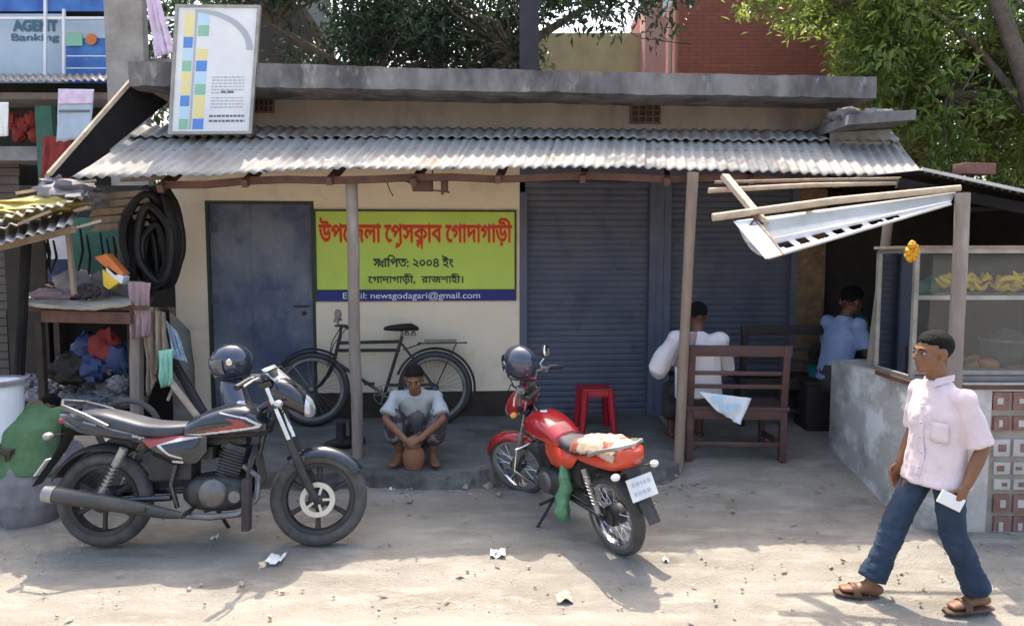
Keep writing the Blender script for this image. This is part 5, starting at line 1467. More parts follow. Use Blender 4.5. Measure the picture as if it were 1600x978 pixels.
    if alloy:
        mb = MB(); mb.box((.925, -.19, .3), (.045, .06, .3)); mb.tube([(.93, -.05, .62), (.935, -.17, .55), (.93, -.2, .42), (.9, -.17, .25)], .012, 8); b(mb, 'leg_guard', 'brownlungi', bev=.008)
        mb = MB(); mb.tube([(.92, 0, .62), (.96, 0, .4), (.9, 0, .3)], [(.07, .01), (.075, .01), (.06, .01)], 8, side=(0, 1, 0)); b(mb, 'mud_flap', 'rubber')
    else:
        mb = MB(); mb.tube([(.95, -.03, .6), (.98, -.2, .56), (.97, -.24, .4), (.9, -.1, .26)], .011, 8); mb.tube([(.95, .03, .6), (.98, .2, .56), (.97, .24, .4), (.9, .1, .26)], .011, 8); b(mb, 'crash_guard', 'chrome')
    mb = MB(); mb.lathe([(.05, .062), (.055, .066), (.055, .072), (.03, .072)], R, (0, 1, 0), 24); mb.bar((.0, .085, .33), (.5, .085, .38), .015, .05, V((0, 0, 1))); b(mb, 'chain_case', 'blackplastic')
    return root, SX
def mirror(root, SX, y, up=.17, out=.12, shape=(.02, .055, .04)):
    mb = MB(); p0 = V((.965, y * .19, 1.1)); p1 = p0 + V((-.01, y * out, up))
    mb.tube([p0, p0 + V((.03, y * out * .3, up * .5)), p1], .006, 8); mb.xf(SX); st_ = mb.build('mirror', 'chrome', root, world=False)
    mb = MB(); mb.ball(p1 + V((.012, 0, .03)), (.022, shape[1] + .006, shape[2] + .006), 16, 10); mb.xf(SX); mb.build('mirror_shell', 'blackplastic', st_, world=False)
    mb = MB(); mb.ball(p1 + V((-.004, 0, .03)), (.012, shape[1], shape[2]), 16, 10); mb.xf(SX); mb.build('mirror_glass', 'mirror', st_, world=False)

# black motorcycle: rear wheel at pixel (165,853), front at (498,850)
g0, g1 = P(165, 854, 4.47), P(498, 851, 4.49)
ds = (g1 - g0).length / 1.30
LEAN = -.10
pal = dict(tank='blackpaint', side='blackpaint', tail='blackpaint', rail='steel', fender='blackpaint', cowl='blackpaint', screen='clear')  # bright screen material stands in for glare on the windscreen
black, SXb = motorcycle((g0, (LEAN, 0, math.atan2(g1.y - g0.y, g1.x - g0.x)), ds), 'black motorcycle with red and white flashes on its tank parked side on', pal, .12, True)
# red motorcycle
h0, h1 = V((P(966, 860, 4.4).x, 4.4, gz(.6, 4.4))), V((P(822, 780, 5.33).x, 5.33, gz(0, 5.33) - .01))
dd = h1 - h0; dd.z = 0
print('red wheelbase', dd.length, 'black scale', ds)
pal = dict(tank='redpaint', side='orangered', tail='orangered', rail='alu', fender='redpaint', cowl='redpaint', screen='redpaint')
red, SXr = motorcycle((h0, (-.13, -math.atan2(h1.z - h0.z, dd.length), math.atan2(dd.y, dd.x)), dd.length / 1.3 * 1.05), 'red motorcycle seen from behind with a white number plate and beige seat cover', pal, .5, False)
mirror(red, SXr, -1, .1, .1, (.02, .05, .055))
mb = MB()      # seat cover over the rear of the seat
def cov(s_, t):
    a = lerp(-1, 1, s_); x = lerp(-.2, .3, t); zc = interp(x, [(-.2, .84), (0, .85), (.15, .812), (.3, .778)])
    return V((x + .02 * a * a, .14 * math.sin(a * 1.35), zc + .018 - .1 * max(0, abs(a) - .45) ** 1.2 * 1.8 + .014 * fbm(V((x * 12, a * 4, 0)))))
mb.grid(cov, 24, 20); solid(mb.build('seat_cover', 'cover', red, world=False, smooth=80), .008)

# helmets
def helmet(label, c, rot, scale=1.0, m_='helmet', group=None):
    h = thing('helmet', label, 'helmet', c, rot, group, scale)
    mb = MB()
    def fn(p):
        r = 1.0
        if p.x > .3 and -.42 < p.z < .32 and abs(p.y) < .72: r = .9
        if p.z < -.75: r *= .93
        if p.x > .4 and p.z < -.42: r *= 1.07
        return r
    mb.ball((0, 0, 0), (.145, .122, .135), 32, 24, None, fn); mb.build('shell', m_, h, world=False, smooth=60)
    mb = MB()
    def vz_(s_, t):
        a = lerp(-1.05, 1.05, s_); e = lerp(-.42, .36, t); return V((.15 * math.cos(a) * math.cos(e), .126 * math.sin(a) * 1.05, .145 * math.sin(e)))
    mb.grid(vz_, 20, 10); solid(mb.build('visor', 'visor', h, world=False, smooth=80), .003)
    mb = MB(); mb.lathe([(.105, 0), (.112, .008), (.105, .016), (.095, .008)], (0, 0, -.105), (0, 0, 1), 24, True); mb.build('neck_trim', 'rubberblack', h, world=False)
    mb = MB(); mb.tube([(.01, -.1, -.1), (.03, -.06, -.2), (.04, 0, -.21), (.03, .06, -.2), (.01, .1, -.1)], [(.01, .003)] * 5, 6); mb.build('chin_strap', 'rubberblack', h, world=False)
    mb = MB()
    for y in (-1, 1): mb.lathe([(.001, .004), (.02, .004), (.022, 0)], (.03, y * .121, .02), (0, y, 0), 14)
    mb.build('visor_pivot', 'chrome', h, world=False)
    return h
hc = P(362, 566, 4.95)
helmet('dark glossy helmet hung on the far handlebar of the black motorcycle', hc, (0, .15, PI + .5), 1.0)
mb = MB(); mb.tube([hc + V((-.0, 0, -.16)), hc + V((.05, -.05, -.28)), hc + V((.14, -.15, -.36))], [.09, .1, .06], 12, round_=True)
for i, p in enumerate(mb.v): mb.v[i] = p + V((0, 0, .02 * fbm(p * 6)))
mb.solo('cloth_bag', 'helmet', 'dark blue bag hanging under the glossy helmet behind the black tank', 'bag')
hr = P(812, 566, 5.0)
helmet('dark helmet with a red lower rim resting on the handlebar of the red motorcycle', hr, (-.25, -.15, PI - 1.0), .92)
# green bag hung on the red motorcycle
mb = MB(); c = P(881, 770, 4.62)
bgp = [(.19, .025), (.15, .045), (.12, .06), (.08, .05), (.04, .062), (0, .056), (-.04, .068), (-.08, .06), (-.12, .072), (-.16, .05)]
mb.tube([c + V((.01 * math.sin(z * 20), 0, z)) for z, r in bgp], [(r, r * .7) for z, r in bgp], 18, round_=True)
for i, p in enumerate(mb.v): mb.v[i] = p + V((.022 * fbm(p * 14), .015 * fbm(p * 17 + V((4, 0, 0))), 0))
mb.solo('green_bag', 'greenbottle', 'long green cloth bag hanging from the left side of the red motorcycle', 'bag')

# ------------------------------------------------------------------ bicycle (facing left), local x forward
wf, wr = P(488, 657, 6.66), P(680, 652, 6.72)
wf.z = wr.z = vz(0, 6.7)
bs = (wr - wf).length / 1.13
dirb = wf - wr
bic = thing('bicycle', 'black roadster bicycle leaning on the cream wall below the banner', 'bicycle', wr, (.1, 0, math.atan2(dirb.y, dirb.x)), None, bs)
RB = .345
bb = lambda mb, name, m_, par=None, **k: mb.build(name, m_, par or bic, world=False, **k)
for x in (0, 1.13): wheel_parts(bic, 'wheel', (x, 0, RB), RB, .042, 'thin', hub=.035)
BBk, HT0, HT1, STT = V((.47, 0, .29)), V((.93, 0, .60)), V((.885, 0, .80)), V((.31, 0, .80))
mb = MB()
for a, b_ in ((HT1 + V((.005, 0, -.03)), STT + V((0, 0, -.02))), (HT1 + V((.018, 0, -.1)), STT + V((.016, 0, -.1))), (HT0, BBk), (STT + V((-.005, 0, .03)), BBk), (HT0 + V((.01, 0, -.03)), HT1 + V((-.01, 0, .04)))): mb.tube([a, b_], .0165, 10)
for y in (-.055, .055): mb.tube([BBk + V((0, y * .5, 0)), V((0, y, RB))], .011, 8); mb.tube([STT + V((0, y * .4, -.04)), V((0, y, RB))], .009, 8)
bb(mb, 'frame', 'bikeblack')
mb = MB()
for y in (-.05, .05): mb.tube([HT0 + V((0, y, -.01)), V((.99, y, .47)), V((1.06, y, .38)), V((1.13, y, RB))], [.014, .013, .011, .009], 8)
mb.tube([HT0 + V((0, -.05, -.01)), HT0 + V((0, .05, -.01))], .016, 8); bb(mb, 'fork', 'bikeblack')
mb = MB(); mb.tube([HT1, HT1 + V((-.02, 0, .12))], .012); mb.tube([V((.73, -.27, .90)), V((.82, -.25, .93)), V((.9, -.1, .93)), V((.9, .1, .93)), V((.82, .25, .93)), V((.73, .27, .90))], .011, 8); mb.tube([V((.86, .06, .92)), V((.94, .06, .78)), V((.98, .06, .55))], .005, 6); mb.tube([V((.84, -.1, .9)), V((.95, -.08, .76)), V((1.0, -.06, .6))], .005, 6); hbb = bb(mb, 'handlebar', 'bikeblack')
for y in (-1, 1):
    mb = MB(); mb.tube([(.77, y * .265, .915), (.69, y * .272, .885)], .017, 8); bb(mb, 'grip', 'rubberblack', hbb)
mb = MB(); mb.lathe([(.001, .035), (.03, .03), (.042, 0), (.001, -.004)], (.87, .14, .97), (.3, 0, 1), 18); mb.tube([(.87, .14, .93), (.87, .14, .97)], .008); mb.ball((.86, .2, 1.03), (.035, .035, .05), 14, 8); mb.tube([(.87, .2, .93), (.86, .2, 1.0)], .007); bb(mb, 'bell', 'woodpost', hbb)
mb = MB(); mb.tube([STT, V((.305, 0, .88))], .012); sp_ = bb(mb, 'seat_post', 'steel')
mb = MB(); mb.tube([(.17, 0, .9), (.22, 0, .915), (.32, 0, .91), (.42, 0, .905), (.46, 0, .9)], [(.07, .022), (.105, .035), (.085, .035), (.035, .026), (.02, .018)], 16, side=(0, 1, 0), round_=True); bb(mb, 'saddle', 'rubberblack')
mb = MB()
for x in (.2, .26):
    for y in (-.05, .05): mb.tube([V((x, y, .89)), V((x + .02, y, .84)), V((x - .02, y, .84)), V((x, y, .875))], .006, 6)
bb(mb, 'saddle_springs', 'steel')
mb = MB(); arc_strip(mb, V((0, 0, RB)), RB + .035, 20, 190, .03, .003, 30, .01); bb(mb, 'mudguard', 'bikeblack')
mb = MB(); arc_strip(mb, V((1.13, 0, RB)), RB + .035, -30, 125, .03, .003, 28, .01); bb(mb, 'mudguard', 'bikeblack')
mb = MB(); 
for y in (-.06, -.03, 0, .03, .06): mb.bar((.16, y, .76), (-.3, y, .765), .012, .012)
for x in (.14, -.05, -.28): mb.bar((x, -.075, .768), (x, .075, .768), .012, .012)
for y in (-.065, .065): mb.tube([(-.2, y, .76), (0, y, RB)], .006, 6); mb.tube([(.12, y, .76), (.3, y * .4, .7)], .006, 6)
bb(mb, 'carrier', 'bikeblack')
mb = MB(); mb.box((-.05, 0, .785), (.3, .15, .025)); bb(mb, 'carrier_pad', 'burlap', bev=.01)
mb = MB(); mb.lathe([(.085, -.003), (.092, -.003), (.092, .003), (.085, .003)], BBk + V((0, .055, 0)), (0, 1, 0), 30, True); mb.lathe([(.02, -.06), (.024, 0), (.02, .06)], BBk, (0, 1, 0), 14)
for k in range(5): a = 2 * PI * k / 5; mb.bar(BBk + V((.02 * math.cos(a), .055, .02 * math.sin(a))), BBk + V((.086 * math.cos(a), .055, .086 * math.sin(a))), .01, .005, V((0, 1, 0)))
mb.bar(BBk + V((0, .07, 0)), BBk + V((.12, .08, .11)), .02, .012, V((0, 1, 0))); mb.bar(BBk + V((0, -.07, 0)), BBk + V((-.12, -.08, -.11)), .02, .012, V((0, 1, 0)))
cr = bb(mb, 'crank', 'steel')
for s_ in (1, -1):
    mb = MB(); c = BBk + V((.12 * s_, .13 * s_, .11 * s_)); mb.box(c, (.09, .08, .022)); bb(mb, 'pedal', 'rubberblack', cr, bev=.005)
mb = MB(); mb.bar((0, .06, RB + .035), (.42, .06, .29 + .09), .006, .03, V((0, 0, 1))); mb.bar((0, .06, RB - .03), (.42, .06, .29 - .08), .006, .012, V((0, 0, 1))); bb(mb, 'chain_guard', 'bikeblack')
# black boots by the post
bt = P(533, 682, 6.05); bt.z = vz(0, 6.05)
for k, (dx, dy) in enumerate(((0, 0), (.09, .1))):
    mb = MB(); c = bt + V((dx, dy, 0)); mb.tube([c + V((0, 0, .22)), c + V((0, 0, .1)), c + V((0, 0, .05))], [.045, .042, .05], 12); mb.tube([c + V((.06, 0, .04)), c + V((-.04, 0, .045)), c + V((-.12, 0, .03))], [(.04, .04), (.045, .045), (.035, .028)], 12, side=(0, 1, 0), round_=True)
    mb.solo('rubber_boot', 'rubberblack', 'black rubber boot standing by the wooden post in front of the bicycle', 'boot', 'pair of black boots by the post')
# red stool
sc_ = P(929, 655, 6.55); sc_.z = vz(0, 6.55)
stl = thing('plastic_stool', 'red plastic stool standing in front of the rolled shutter', 'stool', sc_, (0, 0, .1))
mb = MB(); mb.box((0, 0, .40), (.27, .27, .022)); mb.build('seat', 'redplastic', stl, world=False, bev=.009)
mb = MB()
for a, b_ in (((-.135, -.135), (.135, -.135)), ((.135, -.135), (.135, .135)), ((.135, .135), (-.135, .135)), ((-.135, .135), (-.135, -.135))): mb.bar((*a, .365), (*b_, .365), .014, .055)
mb.build('apron', 'redplastic', stl, world=False, bev=.004)
for sx in (-1, 1):
    for sy in (-1, 1):
        mb = MB(); mb.tube([(sx * .118, sy * .118, .39), (sx * .13, sy * .13, .2), (sx * .15, sy * .15, 0)], [.036, .032, .028], 10); mb.build('leg', 'redplastic', stl, world=False)
# benches
def bench(loc, rz, m_, label, wd=.72):
    t = thing('bench', label, 'bench', loc, (0, 0, rz), 'wooden benches'); q = lambda mb, n: mb.build(n, m_, t, world=False, bev=.005)
    for sx in (-1, 1):
        mb = MB(); x = sx * (wd / 2 - .03); mb.bar((x, 0, 0), (x, 0, .44), .055, .06); mb.bar((x, 0, .44), (x, -.06, .96), .055, .05); q(mb, 'leg')
        mb = MB(); mb.bar((sx * (wd / 2 - .1), .34, 0), (sx * (wd / 2 - .1), .34, .42), .05, .055, V((0, 1, 0))); q(mb, 'leg')
    mb = MB(); mb.box((0, .17, .445), (wd + .02, .44, .03)); mb.box((0, -.031, .40), (wd - .1, .025, .09)); q(mb, 'seat')
    mb = MB(); mb.box((0, -.055, .925), (wd + .02, .035, .09)); q(mb, 'top_rail')
    for z in (.74, .63): mb = MB(); mb.box((0, -.035 - (z - .44) * .02, z), (wd - .06, .02, .035)); q(mb, 'slat')
    mb = MB(); mb.box((0, 0, .14), (wd - .1, .03, .04)); q(mb, 'stretcher')
    for sx in (-1, 1): mb = MB(); mb.bar((sx * (wd / 2 - .06), .02, .16), (sx * (wd / 2 - .1), .32, .16), .03, .04); q(mb, 'side_stretcher')
    return t
BY = 5.85
bx0, bx1 = P(1072, 700, BY).x, P(1226, 700, BY).x
bnch = bench(((bx0 + bx1) / 2, BY, gz(2.0, BY)), -.06, 'bench', 'red brown wooden bench with a slatted back that the white shirted man sits on', bx1 - bx0)
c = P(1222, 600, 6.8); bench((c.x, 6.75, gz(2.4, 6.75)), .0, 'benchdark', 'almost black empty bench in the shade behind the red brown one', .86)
# ------------------------------------------------------------------ people
def hand(mb, w_, d, n, a, s=1.0, curl=.6, thumb=1.0, lens=(.072, .082, .076, .06)):
    """w_ wrist, d along the hand, n the palm side, a towards the thumb"""
    d, n, a = V(d).normalized(), V(n), V(a)
    n = (n - d * n.dot(d)).normalized(); a = (a - d * a.dot(d) - n * a.dot(n)).normalized()
    kn = w_ + d * .085 * s
    mb.tube([w_ - d * .02, w_ + d * .02 * s, w_ + d * .055 * s, kn], [(.026 * s, .02 * s), (.03 * s, .018 * s), (.038 * s, .016 * s), (.037 * s, .013 * s)], 12, side=a, round_=True)
    for i, L in enumerate(lens):
        b0 = kn + a * ((.0285 - .019 * i) * s) - d * .012 * s; p = b0; pts = [p - d * .012 * s]; dirn = d.copy()
        pts.append(p)
        for j, f in enumerate((.42, .33, .25)):
            ang = curl * (.55 + .35 * j); dirn = (math.cos(ang) * dirn + math.sin(ang) * (n - dirn * n.dot(dirn)).normalized()).normalized()
            p = p + dirn * (L * s * f + .006); pts.append(p)
        mb.tube(pts, [.0085 * s, .009 * s, .0088 * s, .008 * s, .0066 * s], 8, round_=True)
    t0 = w_ + d * .022 * s + a * .024 * s; td = (d * .6 + a * .75 + n * .35).normalized()
    t1 = t0 + td * .036 * s; t2 = t1 + (d * .85 + a * .25 * thumb + n * .4).normalized() * .03 * s; t3 = t2 + (d * .9 + n * .5).normalized() * .024 * s
    mb.tube([t0 - td * .012, t0, t1, t2, t3], [.013 * s, .0125 * s, .0105 * s, .0095 * s, .0075 * s], 8, round_=True)
def head(mb, c, f, u, s=1.0):
    f = V(f).normalized(); u = V(u); u = (u - f * u.dot(f)).normalized(); l = u.cross(f)
    R_ = Matrix((f, l, u)).transposed()
    def E(o, r, n=16, m_=10): mb.ball(c + R_ @ (V(o) * s), [q * s for q in r], n, m_, R_)
    E((-.012, 0, .035), (.097, .076, .085), 24, 16); E((.022, 0, -.03), (.07, .06, .08), 20, 14); E((.048, 0, -.088), (.038, .036, .028)); E((.01, 0, -.075), (.06, .052, .036))
    E((.076, 0, .022), (.02, .052, .012)); E((.055, .036, -.018), (.03, .022, .022)); E((.055, -.036, -.018), (.03, .022, .022))
    E((.084, 0, -.056), (.013, .025, .006)); E((.082, 0, -.067), (.013, .022, .007))
    mb.tube([c + R_ @ (V(q) * s) for q in ((.086, 0, .014), (.1, 0, -.008), (.108, 0, -.026), (.094, 0, -.034))], [.009 * s, .011 * s, .0135 * s, .012 * s], 10, round_=True)
    for y in (-.013, .013): E((.093, y, -.03), (.012, .009, .008), 10, 6)
    for y in (-1, 1): E((-.008, y * .077, -.002), (.022, .01, .033), 14, 10); E((-.002, y * .078, -.028), (.012, .009, .012), 10, 8)
    return R_
def head_extras(root, c, R_, s, hairm='hair', hair_r=(.1, .08, .0845), style='short', moustache=False):
    mb = MB()
    for y in (-1, 1): mb.ball(c + R_ @ (V((.078, y * .031, .001)) * s), [.012 * s, .0155 * s, .007 * s], 12, 8, R_)
    mb.mi = 1
    for y in (-1, 1): mb.ball(c + R_ @ (V((.0855, y * .031, .001)) * s), [.0075 * s, .0075 * s, .0075 * s], 10, 8, R_)
    mb.build('eyes', ['eye', 'pupil'], root, world=False)
    mb = MB()
    for y in (-1, 1): mb.tube([c + R_ @ (V(q) * s) for q in ((.093, y * .014, .021), (.092, y * .03, .026), (.078, y * .046, .021))], [.004 * s, .005 * s, .003 * s], 6)
    mb.tube([c + R_ @ (V(q) * s) for q in ((.083, -.023, -.061), (.094, 0, -.0615), (.083, .023, -.061))], .0022 * s, 6)
    if moustache: mb.tube([c + R_ @ (V(q) * s) for q in ((.082, -.028, -.052), (.097, 0, -.045), (.082, .028, -.052))], [(.004 * s, .006 * s)] * 3, 6)
    mb.build('eyebrows', hairm, root, world=False)
    mb = MB(); n, m_ = 40, 30
    hc = V((-.014, 0, .042))
    def fn(p):
        k = 1.0
        q = V((p.x * hair_r[0], p.y * hair_r[1], p.z * hair_r[2])) + hc
        line = .062 - .02 * abs(q.y) / .08        # hair line on the forehead
        if q.x > .03 and q.z < line: k = .82
        elif q.x > .0 and q.z < .03: k = .8
        elif q.z < -.035 + (.0 if q.x < -.03 else .02): k = .84
        k += .045 * fbm(q * 110) + .02 * fbm(q * 30)
        if q.z > .06 and style == 'short': k += .03 * max(0, q.x) * 10 * .5
        return k
    mb.ball(c + R_ @ (hc * s), [q * s for q in hair_r], n, m_, R_, fn); mb.build('hair', hairm, root, world=False, smooth=80)
def folds(amp, fr, seed, stretch=(1, 1, .5)):
    def f(p):
        q = V((p.x * stretch[0], p.y * stretch[1], p.z * stretch[2])) * fr + V((seed * 3.7, seed, 0))
        return amp * (fbm(q) + .6 * (1 - abs(fbm(q * 1.7 + V((9, 9, 9))))) - .3)
    return f
def person(label, loc, rz, J, cloth, skin='skin', s=1.0, vox=.0065, face=True, hairm='hair', group='people'):
    """J: joints in the person's own axes (x forward, y left, z up)"""
    root = thing('person', label, 'person', loc, (0, 0, rz), group)
    j = {k: V(v) for k, v in J.items() if not isinstance(v, (dict, float, int))}
    mb = MB()
    lat = (j['shL'] - j['shR']).normalized()
    pel, che, nk, hd = j['pelvis'], j['chest'], j['neck'], j['head']
    mb.tube([pel - (che - pel) * .15, pel, pel.lerp(che, .5), che, che.lerp(nk, .55), nk], [(.13 * s, .09 * s), (.145 * s, .1 * s), (.125 * s, .09 * s), (.135 * s, .09 * s), (.095 * s, .065 * s), (.055 * s, .055 * s)], 20, side=lat, round_=True)
    hf, hu = V(J['hf']).normalized(), V(J.get('hu', (0, 0, 1)))
    nb = hd - hu * .07 * s - hf * .015 * s
    mb.tube([nk - (nb - nk) * .3, nk.lerp(nb, .4), nb], [.058 * s, .052 * s, .052 * s], 14)
    R_ = head(mb, hd, hf, hu, s)
    for S_ in 'LR':
        sh, el, wr = j['sh' + S_], j['el' + S_], j['wr' + S_]
        mb.ball(sh + V((0, 0, -.01)), .04 * s, 14, 10)
        mb.tube([che.lerp(nk, .6), sh, sh.lerp(el, .5), el, el.lerp(wr, .35), wr], [.05 * s, .04 * s, .04 * s, .036 * s, .036 * s, .025 * s], 12, round_=True)
        hv = J.get('hand' + S_)
        if hv: hand(mb, wr, hv['d'], hv['n'], hv['a'], s * .96, hv.get('curl', .5))
        hp, kn, an = j['hip' + S_], j['kn' + S_], j['an' + S_]
        mb.tube([pel.lerp(hp, .6), hp, hp.lerp(kn, .5), kn, kn.lerp(an, .3), kn.lerp(an, .7), an], [.085 * s, .085 * s, .072 * s, .054 * s, .054 * s, .04 * s, .034 * s], 14, round_=True)
        tf = V(J['ft' + S_]).normalized()          # foot direction
        side = tf.cross(V((0, 0, 1)))
        side = side.normalized() if side.length > .05 else V((0, 1, 0))
        heel = an - tf * .045 * s + V((0, 0, -.035 * s)); 
        mb.tube([an, an + V((0, 0, -.03 * s)), heel], [.035 * s, .035 * s, .03 * s], 10, round_=True)
        mb.tube([heel, an + tf * .03 * s + V((0, 0, -.03 * s)), an + tf * .1 * s + V((0, 0, -.05 * s)), an + tf * .165 * s + V((0, 0, -.06 * s))], [(.03 * s, .03 * s), (.034 * s, .035 * s), (.043 * s, .022 * s), (.036 * s, .014 * s)], 12, side=side, round_=True)
    body = remesh(mb, vox, 3)
    body.build('body', skin, root, world=False, smooth=180)
    if face: head_extras(root, hd, R_, s, hairm, moustache=J.get('mo', 0))
    else: head_extras(root, hd, R_, s, hairm)
    for name, fnc, m_, vx, fd in cloth:
        c = MB(); fnc(c, j, lat, s)
        c2 = remesh(c, vx, 4, fd); LAST[name] = c2
        c2.build(name, m_, root, world=False, smooth=180)
    return root, j, R_
def torso_cloth(top, bot, w_, d_, sleeve=None, hem_pt=None, sl_r=(.075, .068, .072), flare=1.0, cuff=None):
    def f(mb, j, lat, s):
        pel, che, nk = j['pelvis'], j['chest'], j['neck']
        hem = hem_pt or (pel + (pel - che) * bot)
        mb.tube([hem, hem.lerp(pel, .5) if bot > .1 else pel.lerp(che, .1), pel.lerp(che, .5), che, che.lerp(nk, .5), che.lerp(nk, .82), nk + (nk - che) * .08], [(w_ * flare, d_ * flare), (w_ * (1 + flare) / 2, d_ * (1 + flare) / 2), (w_ * .98, d_ * .95), (w_ * 1.02, d_), (w_ * .92, d_ * .8), (w_ * .66, d_ * .62), (.067 * s, .067 * s)], 24, side=lat)
        for S_ in 'LR':
            sh, el, wr = j['sh' + S_], j['el' + S_], j['wr' + S_]
            if sleeve is None: continue
            e = sh.lerp(el, sleeve) if sleeve <= 1 else el.lerp(wr, sleeve - 1)
            pts = [che.lerp(nk, .55), sh + V((0, 0, -.004))] + ([sh.lerp(el, sleeve * .5)] if sleeve <= 1 else [sh.lerp(el, .5), el]) + [e]
            mb.tube(pts, [.07, sl_r[0]] + ([sl_r[1]] if sleeve <= 1 else [sl_r[1], sl_r[1]]) + [sl_r[2]], 14)
            mb.ball(sh + V((0, 0, -.004)), sl_r[0], 14, 10)
    return f
def trousers(r=(.1, .085, .07, .078), waist=(.155, .115), top=.35, bottom=.94):
    def f(mb, j, lat, s):
        pel, che = j['pelvis'], j['chest']
        mb.tube([pel - V((0, 0, .05)), pel, pel.lerp(che, top)], [(waist[0] * .9, waist[1]), (waist[0], waist[1]), (waist[0] * .95, waist[1] * .95)], 20, side=lat, round_=True)
        for S_ in 'LR':
            hp, kn, an = j['hip' + S_], j['kn' + S_], j['an' + S_]
            mb.tube([pel.lerp(hp, .6) + V((0, 0, .02)), hp, hp.lerp(kn, .5), kn, kn.lerp(an, .5), kn.lerp(an, bottom)], [r[0], r[0], (r[0] + r[1]) / 2, r[1], r[2], r[3]], 16)
    return f
def lungi_seated(front=1.0, drop=None, r=.13):
    def f(mb, j, lat, s):
        pel, che = j['pelvis'], j['chest']
        mb.tube([pel - (che - pel) * .25, pel, pel.lerp(che, .35)], [(.17, .12), (.175, .125), (.15, .11)], 20, side=lat, round_=True)
        kl, kr = j['knL'], j['knR']
        for S_ in 'LR':
            hp, kn, an = j['hip' + S_], j['kn' + S_], j['an' + S_]
            mb.tube([pel, hp, hp.lerp(kn, .5), kn, kn.lerp(an, .55)], [.1, .105, .095, .078, .085], 14, round_=True)
        if drop: mb.tube([kl.lerp(kr, .5).lerp(pel, .5), kl.lerp(kr, .5).lerp(pel, .5) + V((0, 0, -.12))], [(.16, .1), (.14, .09)], 14, side=lat)
    return f

LAST = {}
# --- the walking man
wp = V((P(1452, 940, 3.8).x, 3.8, 0))
JW = dict(pelvis=(0, 0, .80), chest=(.0, .0, 1.06), neck=(.0, 0, 1.225), head=(.045, .0, 1.385), hf=(1, .12, .0), hu=(.0, 0, 1),
          shL=(-.045, .148, 1.165), shR=(.03, -.148, 1.165), elL=(-.12, .19, .91), elR=(.02, -.19, .92), wrL=(-.035, .21, .725), wrR=(.1, -.17, .74),
          handL=dict(d=(.35, -.05, -.95), n=(.4, -1, .1), a=(1, .3, .3), curl=.7), handR=dict(d=(.3, 0, -1), n=(0, 1, 0), a=(1, 0, .2), curl=.5),
          hipL=(-.02, .075, .76), hipR=(.02, -.075, .76), knL=(-.06, .085, .42), knR=(.165, -.075, .42), anL=(-.21, .085, .095), anR=(.29, -.07, .085),
          ftL=(1, .15, -.0), ftR=(1, -.05, .14), mo=0)
man, jw, RW_ = person('man in a pale pink shirt and dark blue jeans striding left past the food stall', wp, PI - .0, JW,
    [('shirt', torso_cloth(1, .44, .165, .118, .92, None, (.055, .053, .063), 1.17), 'pink', .0075, lambda p: folds(.012, 7, 1, (1, 1, .4))(p) + folds(.003, 17, 3, (1, .6, .8))(p)),
     ('trousers', trousers((.08, .068, .062, .072), (.12, .085)), 'denim', .009, lambda p: folds(.008, 9, 2, (1, 1, .6))(p) + folds(.007 if p.z < .45 else .003, 15, 4, (.7, .7, 1.7))(p))], 'skin', .97)
mb = MB()      # collar, placket and pocket
nk = jw['neck']
for sy in (-1, 1): mb.slab([nk + V((.075, .005 * sy, -.035)), nk + V((.055, .065 * sy, .0)), nk + V((-.02, .085 * sy, .03)), nk + V((-.03, .075 * sy, .055)), nk + V((.05, .05 * sy, .03))], .008)
mb.build('collar', 'pink', man, world=False)
def front_line(c2, dirv, z0, z1, n, off=0.0):
    side = V((0, 0, 1)).cross(dirv); out = []
    for k in range(n):
        z = lerp(z0, z1, k / (n - 1)); q = [p for p in c2.v if abs(p.z - z) < .012 and abs(p.dot(side) - off) < .02]
        if q: p = max(q, key=lambda a: a.dot(dirv)); out.append(V((p.x, p.y, z)) + dirv * .001)
    return out
fd_ = V((math.cos(.42), math.sin(.42), 0))
shc = LAST['shirt']
pl_ = front_line(shc, fd_, 1.12, .74, 20)
for _ in range(12): pl_ = [pl_[0]] + [(a + b * 2 + c) / 4 for a, b, c in zip(pl_, pl_[1:], pl_[2:])] + [pl_[-1]]
mb = MB(); mb.tube(pl_, [(.016, .0045)] * len(pl_), 8, side=V((0, 0, 1)).cross(fd_)); o = mb.build('placket', 'pink', man, world=False)
for p in pl_[1::4]: mb = MB(); mb.ball(p + fd_ * .005, .0065, 8, 6); mb.build('button', 'greyline', o, world=False)
pk_ = [front_line(shc, fd_, z, z - .01, 2, .085)[0] for z in (1.03, .93)]; sd2 = V((0, 0, 1)).cross(fd_)
mb = MB()
def pkf(s_, t):
    z = lerp(1.035, .93, t); off = lerp(.05, .13, s_); q = front_line(shc, fd_, z, z - .001, 2, off); p = q[0] if q else pk_[0]
    return p + fd_ * .003 + sd2 * (off - p.dot(sd2))
mb.grid(pkf, 5, 5); solid(mb.build('pocket', 'pink', man, world=False), .005)
